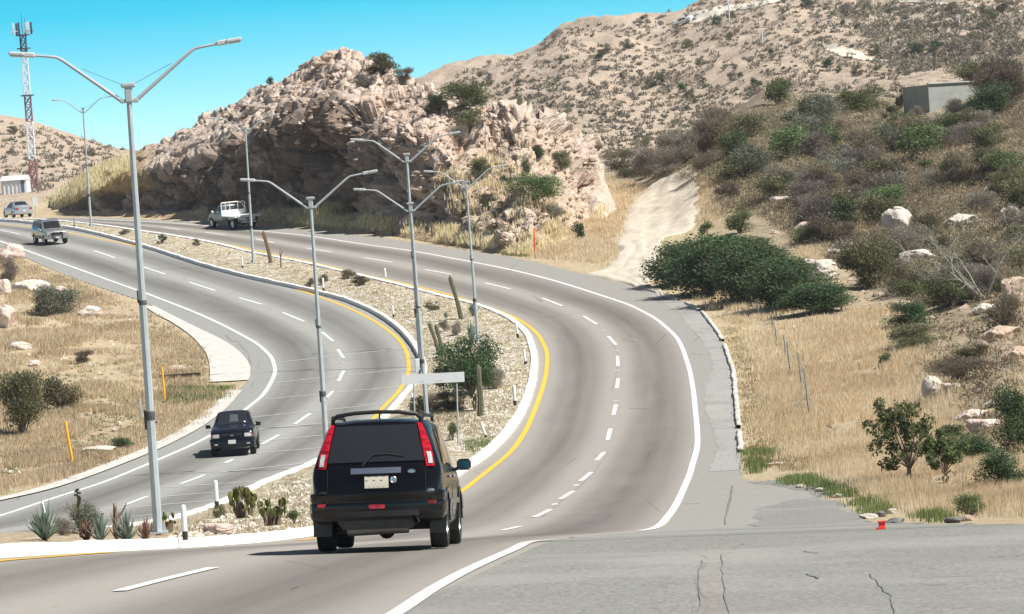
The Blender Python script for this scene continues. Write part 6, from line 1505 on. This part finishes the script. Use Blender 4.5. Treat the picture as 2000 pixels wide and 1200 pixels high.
grass('short_grass',[(gW,1800),([(290,630),(400,690),(405,760),(330,780),(290,720)],900),([(0,900),(420,790),(440,780),(250,895),(0,970)],900)],L_stub,8,.05,.16,.04,.22,'short patchy stubble beside the road edges',151,mask='dense')
grass('green_grass',[([(1525,940),(1570,932),(1650,960),(1735,975),(1740,1000),(1700,1010),(1640,990),(1620,970),(1530,950)],900),([(1445,880),(1540,885),(1500,905),(1480,930),(1448,920)],260),([(980,487),(1025,485),(1035,503),(980,500)],120),([(330,760),(455,755),(440,785),(330,800)],320),([(1780,1010),(1850,1000),(1840,1025)],120),([(895,860),(990,845),(975,880),(930,895)],0)],L_weed,10,.10,.3,.035,.16,'patches of fresh green grass on the road verges',171,mask='dense')
grass('green_grass',[([(905,865),(985,848),(970,885),(925,900)],300),([(1560,480),(1561,481),(1562,480)],1)],L_weed,8,.05,.16,.03,.12,'green weeds beside the right kerb near the SUV mirror',175,mask='median')
medP=[(330,1040),(600,925),(600,1040),(380,1050)]
grass('median_weeds',[([(480,490),(700,540),(830,580),(960,610),(1040,680),(1040,780),(960,880),(880,870),(840,760),(830,660),(760,610),(560,545)],1300),(medP,700),([(830,740),(900,750),(930,860),(800,830)],300)],L_stub,7,.04,.15,.035,.25,'sparse dry weeds scattered over the median gravel',181,mask='median')
# golden brush on the left end of the rock hill and verge
grass('dry_grass',[([(70,395),(130,365),(200,320),(255,303),(258,330),(190,375),(120,410)],1500),([(500,430),(760,452),(960,485),(1040,500),(1000,470),(850,440),(700,420),(620,410),(520,415)],1500),([(850,330),(960,300),(1060,350),(1120,420),(1060,480),(940,450),(860,400)],420),([(1040,500),(1010,470),(1060,440),(1140,440),(1180,400),(1150,490)],400)],L_straw,9,.2,.6,.05,.3,'dry yellow brush on the rock hill and along its foot',191,which=(1,),mask='dense')
# stones in the median
def stones(name,P,s0,s1,mat,label,seed):
    g=np.random.default_rng(seed); n=len(P); O=np.array([[1,0,0],[0,1,0],[-1,0,0],[0,-1,0],[.3,.3,.9],[-.2,-.3,-.8]]); 
    S_=(g.uniform(0,1,n)**2.2*(s1-s0)+s0)[:,None,None]; Vb=O[None]*S_*g.uniform(.6,1.3,(n,6,1))*np.array([1,1,.7])
    a=g.uniform(0,6.28,n); c,s=np.cos(a)[:,None],np.sin(a)[:,None]; V=np.stack([Vb[...,0]*c-Vb[...,1]*s,Vb[...,0]*s+Vb[...,1]*c,Vb[...,2]],-1)+P[:,None,:3]
    Tr=np.array([[0,1,4],[1,2,4],[2,3,4],[3,0,4],[1,0,5],[2,1,5],[3,2,5],[0,3,5]]); F_=(Tr[None]+6*np.arange(n)[:,None,None]).reshape(-1,3)
    o=link_mesh(name,np_mesh(name,V.reshape(-1,3),F_,False,{'r':np.repeat(g.uniform(0,1,n),6)}),mat); tag(o,label,'stones',kind='stuff')
M_st=leafmat('pale_stones',[(0,(.30,.25,.18)),(.4,(.56,.50,.40)),(.7,(.74,.69,.59)),(1,(.85,.82,.75))],.95,0)
P=scatter_px([(240,455),(480,490),(700,540),(830,580),(960,605),(1045,680),(1045,760),(960,890),(880,880),(840,760),(830,660),(760,610),(560,545),(400,505),(240,470)],9000,(0,),301); P2=scatter_px([(330,1050),(600,925),(610,1045)],1500,(0,),302); P=np.concatenate([P,P2]); x,d=P[:,0],P[:,1]; P=P[(x>L_ker(d)+.35)&(x<R_ker(d)-.4)]
stones('gravel',P,.03,.13,M_st,'pale broken stones covering the median',303)
P=off_road(scatter_px(gR,500,(0,),304)); Pl=off_road(scatter_px(gL,900,(0,),305)); stones('loose_stones',np.concatenate([P,Pl]),.04,.2,M_st,'loose pale stones lying in the roadside grass',306)
M_st2=leafmat('tan_rubble',[(0,(.22,.15,.11)),(.5,(.46,.35,.27)),(1,(.72,.62,.54))],.95,0)
P=scatter_px([(420,440),(700,450),(900,480),(1060,500),(1160,440),(1160,300),(1040,235),(850,180),(680,110),(520,170),(420,240),(560,280),(800,360),(700,430)],1500,(1,),307); stones('rubble',P,.06,.42,M_st2,'tan rubble strewn over the rock hill',308)
P=scatter_px([(1370,360),(1500,200),(1750,230),(2000,250),(2000,740),(1850,640),(1650,600),(1500,450)],1300,(0,),309); stones('rubble',P,.06,.38,M_st2,'pale rubble between the scrub on the right slope',310)
# scrub on the right slope: individuals
SC=[(1190,355),(1225,320),(1290,285),(1360,265),(1430,235),(1500,205),(1580,200),(1680,212),(1760,232),(1900,240),(2010,200),(2010,560),(1900,590),(1800,600),(1700,560),(1640,520),(1560,470),(1480,420),(1385,420),(1400,360),(1330,352),(1210,352)]
P=scatter_px(SC,118,(0,),401,200); P=P[np.argsort(-P[:,1])]
kinds=['grey','brown','olive','grey','pale','olive','grey','brown','olive','green']
LB={'grey':'grey leafless scrub bush on the right hillside','brown':'brown leafless scrub bush on the right hillside','olive':'olive scrub bush on the right hillside','pale':'pale sage scrub bush on the right hillside','dark':'small dark green bush on the right hillside','green':'small green bush on the right hillside'}
for i,q in enumerate(P):
    n_=fbm(np.array([q[0]*.06]),np.array([q[1]*.04]),oct=2,seed=402)[0]; k=kinds[int((n_*2.2+.5+random.uniform(-.25,.25))*10)%10]
    w=random.uniform(55,125); bush(0,0,w,w*random.uniform(.42,.62),k,LB[k],LB[k].replace(' bush',' bushes'),lod='M' if w>70 else 'S',pos=Vector(q[:3]),parts=False)
# low scrub mass
def scrubmass(name,P,n,h0,h1,size,mat,label,seed,asp=.2):
    g=np.random.default_rng(seed); m=len(P); w=g.uniform(h0,h1,m); C=np.repeat(P[:,:3],n,0); W_=np.repeat(w,n); d=g.normal(size=(m*n,3)); d/=np.linalg.norm(d,axis=1,keepdims=True); d[:,2]=np.abs(d[:,2])*.75
    C=C+d*(W_*g.uniform(.3,1,m*n))[:,None]; dr=d+np.array([0,0,.4]); dr/=np.linalg.norm(dr,axis=1,keepdims=True); V,F_=leaves_np(C,size,g,asp,dr)
    tone=np.repeat(g.uniform(0,1,m),n); o=link_mesh(name,np_mesh(name,V,F_,False,{'r':np.repeat(np.clip(tone*.7+.15+.2*g.normal(size=m*n),0,1),4)}),mat); tag(o,label,'scrub',kind='stuff')
M_mix=leafmat('mixed_scrub_twigs',[(0,(.10,.09,.06)),(.3,(.20,.16,.12)),(.5,(.18,.18,.10)),(.7,(.32,.28,.22)),(.88,(.50,.38,.22)),(1,(.60,.47,.29))],.85,0)
M_wd=leafmat('olive_weeds',[(0,(.10,.11,.05)),(.5,(.20,.20,.10)),(1,(.36,.33,.18))],.85,0)
P=np.concatenate([scatter_px(SC,8500,(0,),411,200),scatter_px([(2000,120),(2300,100),(2300,620),(2000,600)],2200,(0,),443,200)]); scrubmass('low_scrub',P,34,.4,1.0,.2,M_mix,'low mixed dry scrub carpeting the right hillside',412)
P=scatter_px([(1720,640),(2000,560),(2000,900),(1900,860),(1850,760),(1780,700)],420,(0,),413); scrubmass('low_scrub',P,34,.25,.6,.2,M_mix,'low dark scrub on the rocky bank at the right edge',414)
P=scatter_px([(600,150),(700,110),(800,160),(960,210),(1080,250),(1150,330),(1150,420),(1000,470),(860,400),(860,280),(700,200),(560,180)],260,(1,),415); scrubmass('low_scrub',P,26,.2,.6,.2,M_mix,'small dry weeds dotted over the rock hill',416)
P=scatter_px(gR,420,(0,),417); P=off_road(P,.8); scrubmass('verge_weeds',P,24,.12,.34,.12,M_mix,'small dry weeds mixed through the grass right of the bend',418)
P=scatter_px([(0,740),(110,730),(280,770),(440,770),(420,815),(260,870),(120,890),(0,930)],620,(0,),419); P=off_road(P,.8); scrubmass('verge_weeds',P,26,.12,.4,.12,M_wd,'olive weeds mixed through the lower part of the left bank',420)
P=scatter_px([(0,500),(130,560),(270,610),(330,640),(260,740),(0,740)],260,(0,),441); P=off_road(P,.8); scrubmass('verge_weeds',P,22,.12,.36,.12,M_mix,'brown weeds dotted over the upper left bank',442)
# far hills
HA=[(862,165),(950,120),(1050,85),(1110,52),(1280,38),(1340,8),(1400,-5),(2000,-5),(2000,110),(1860,130),(1760,150),(1740,215),(1500,190),(1420,235),(1200,320),(1170,300),(1080,235),(960,205)]
P=scatter_px(HA,1,(2,),0)
P=scatter_px(HA,82,(2,),421,470); kA=['grey','brown','olive','dark']
HL='small dark shrub dotted over the pale far hillside'
for q in P:
    w=random.uniform(14,34)*(1.25 if q[3]>1650 else 1); k=random.choice(('olive','dark','olive','pale','grey')); bush(0,0,w,w*random.uniform(.5,.75),k,HL,'small shrubs dotted over the far hillside',lod='S',pos=Vector(q[:3]),parts=False)
P=scatter_px([(0,235),(60,245),(120,265),(240,292),(250,305),(150,350),(80,380),(0,350)],10,(2,),425,440)
for q in P:
    w=random.uniform(12,30); bush(0,0,w,w*.55,random.choice(('olive','grey','dark')),'small dark shrub on the pale hill behind the mast','small shrubs on the hill behind the mast',lod='S',pos=Vector(q[:3]),parts=False)
L_far=leafmat('far_scrub_twigs',[(0,(.13,.125,.10)),(.5,(.23,.21,.165)),(1,(.38,.33,.26))],.9,0)
P=np.concatenate([scatter_px(HA,2300,(2,),431,470),scatter_px([(2000,-5),(2300,-5),(2300,100),(2000,110)],300,(2,),444,470)]); g=np.random.default_rng(3); q=fbm(P[:,3]*.012,P[:,4]*.02,oct=3,seed=9); P=P[q>-.42]; scrubmass('hillside_scrub',P,22,.3,1.15,.5,L_far,'countless tiny shrubs covering the far hillside',432,.4)
P=scatter_px([(1600,10),(2000,20),(2000,130),(1860,130),(1760,150),(1700,80)],520,(2,),435,470); scrubmass('hillside_scrub',P,26,.7,1.9,.6,L_far,'denser dark scrub on the upper right hillside',436,.4)
P=scatter_px([(0,235),(60,245),(120,265),(240,292),(250,305),(150,350),(80,380),(0,350)],260,(2,),437,440); scrubmass('hillside_scrub',P,18,.3,1.1,.45,L_far,'tiny shrubs covering the hill behind the mast',438,.4)

if HAZE:
    b=MB(); b.box((0,760,50),(1400,1640,200)); hz_=b.build('haze',None if False else bpy.data.materials.new('pale_haze'),smooth=False)
    m=hz_.data.materials[0]; m.use_nodes=True; nt=m.node_tree; nt.nodes.remove(nt.nodes['Principled BSDF']); pv=nt.nodes.new('ShaderNodeVolumePrincipled'); pv.inputs['Color'].default_value=(.86,.92,1,1); pv.inputs['Density'].default_value=HAZE
    nt.links.new(pv.outputs[0],nt.nodes['Material Output'].inputs['Volume']); tag(hz_,'thin pale haze over the far hills',kind='stuff')
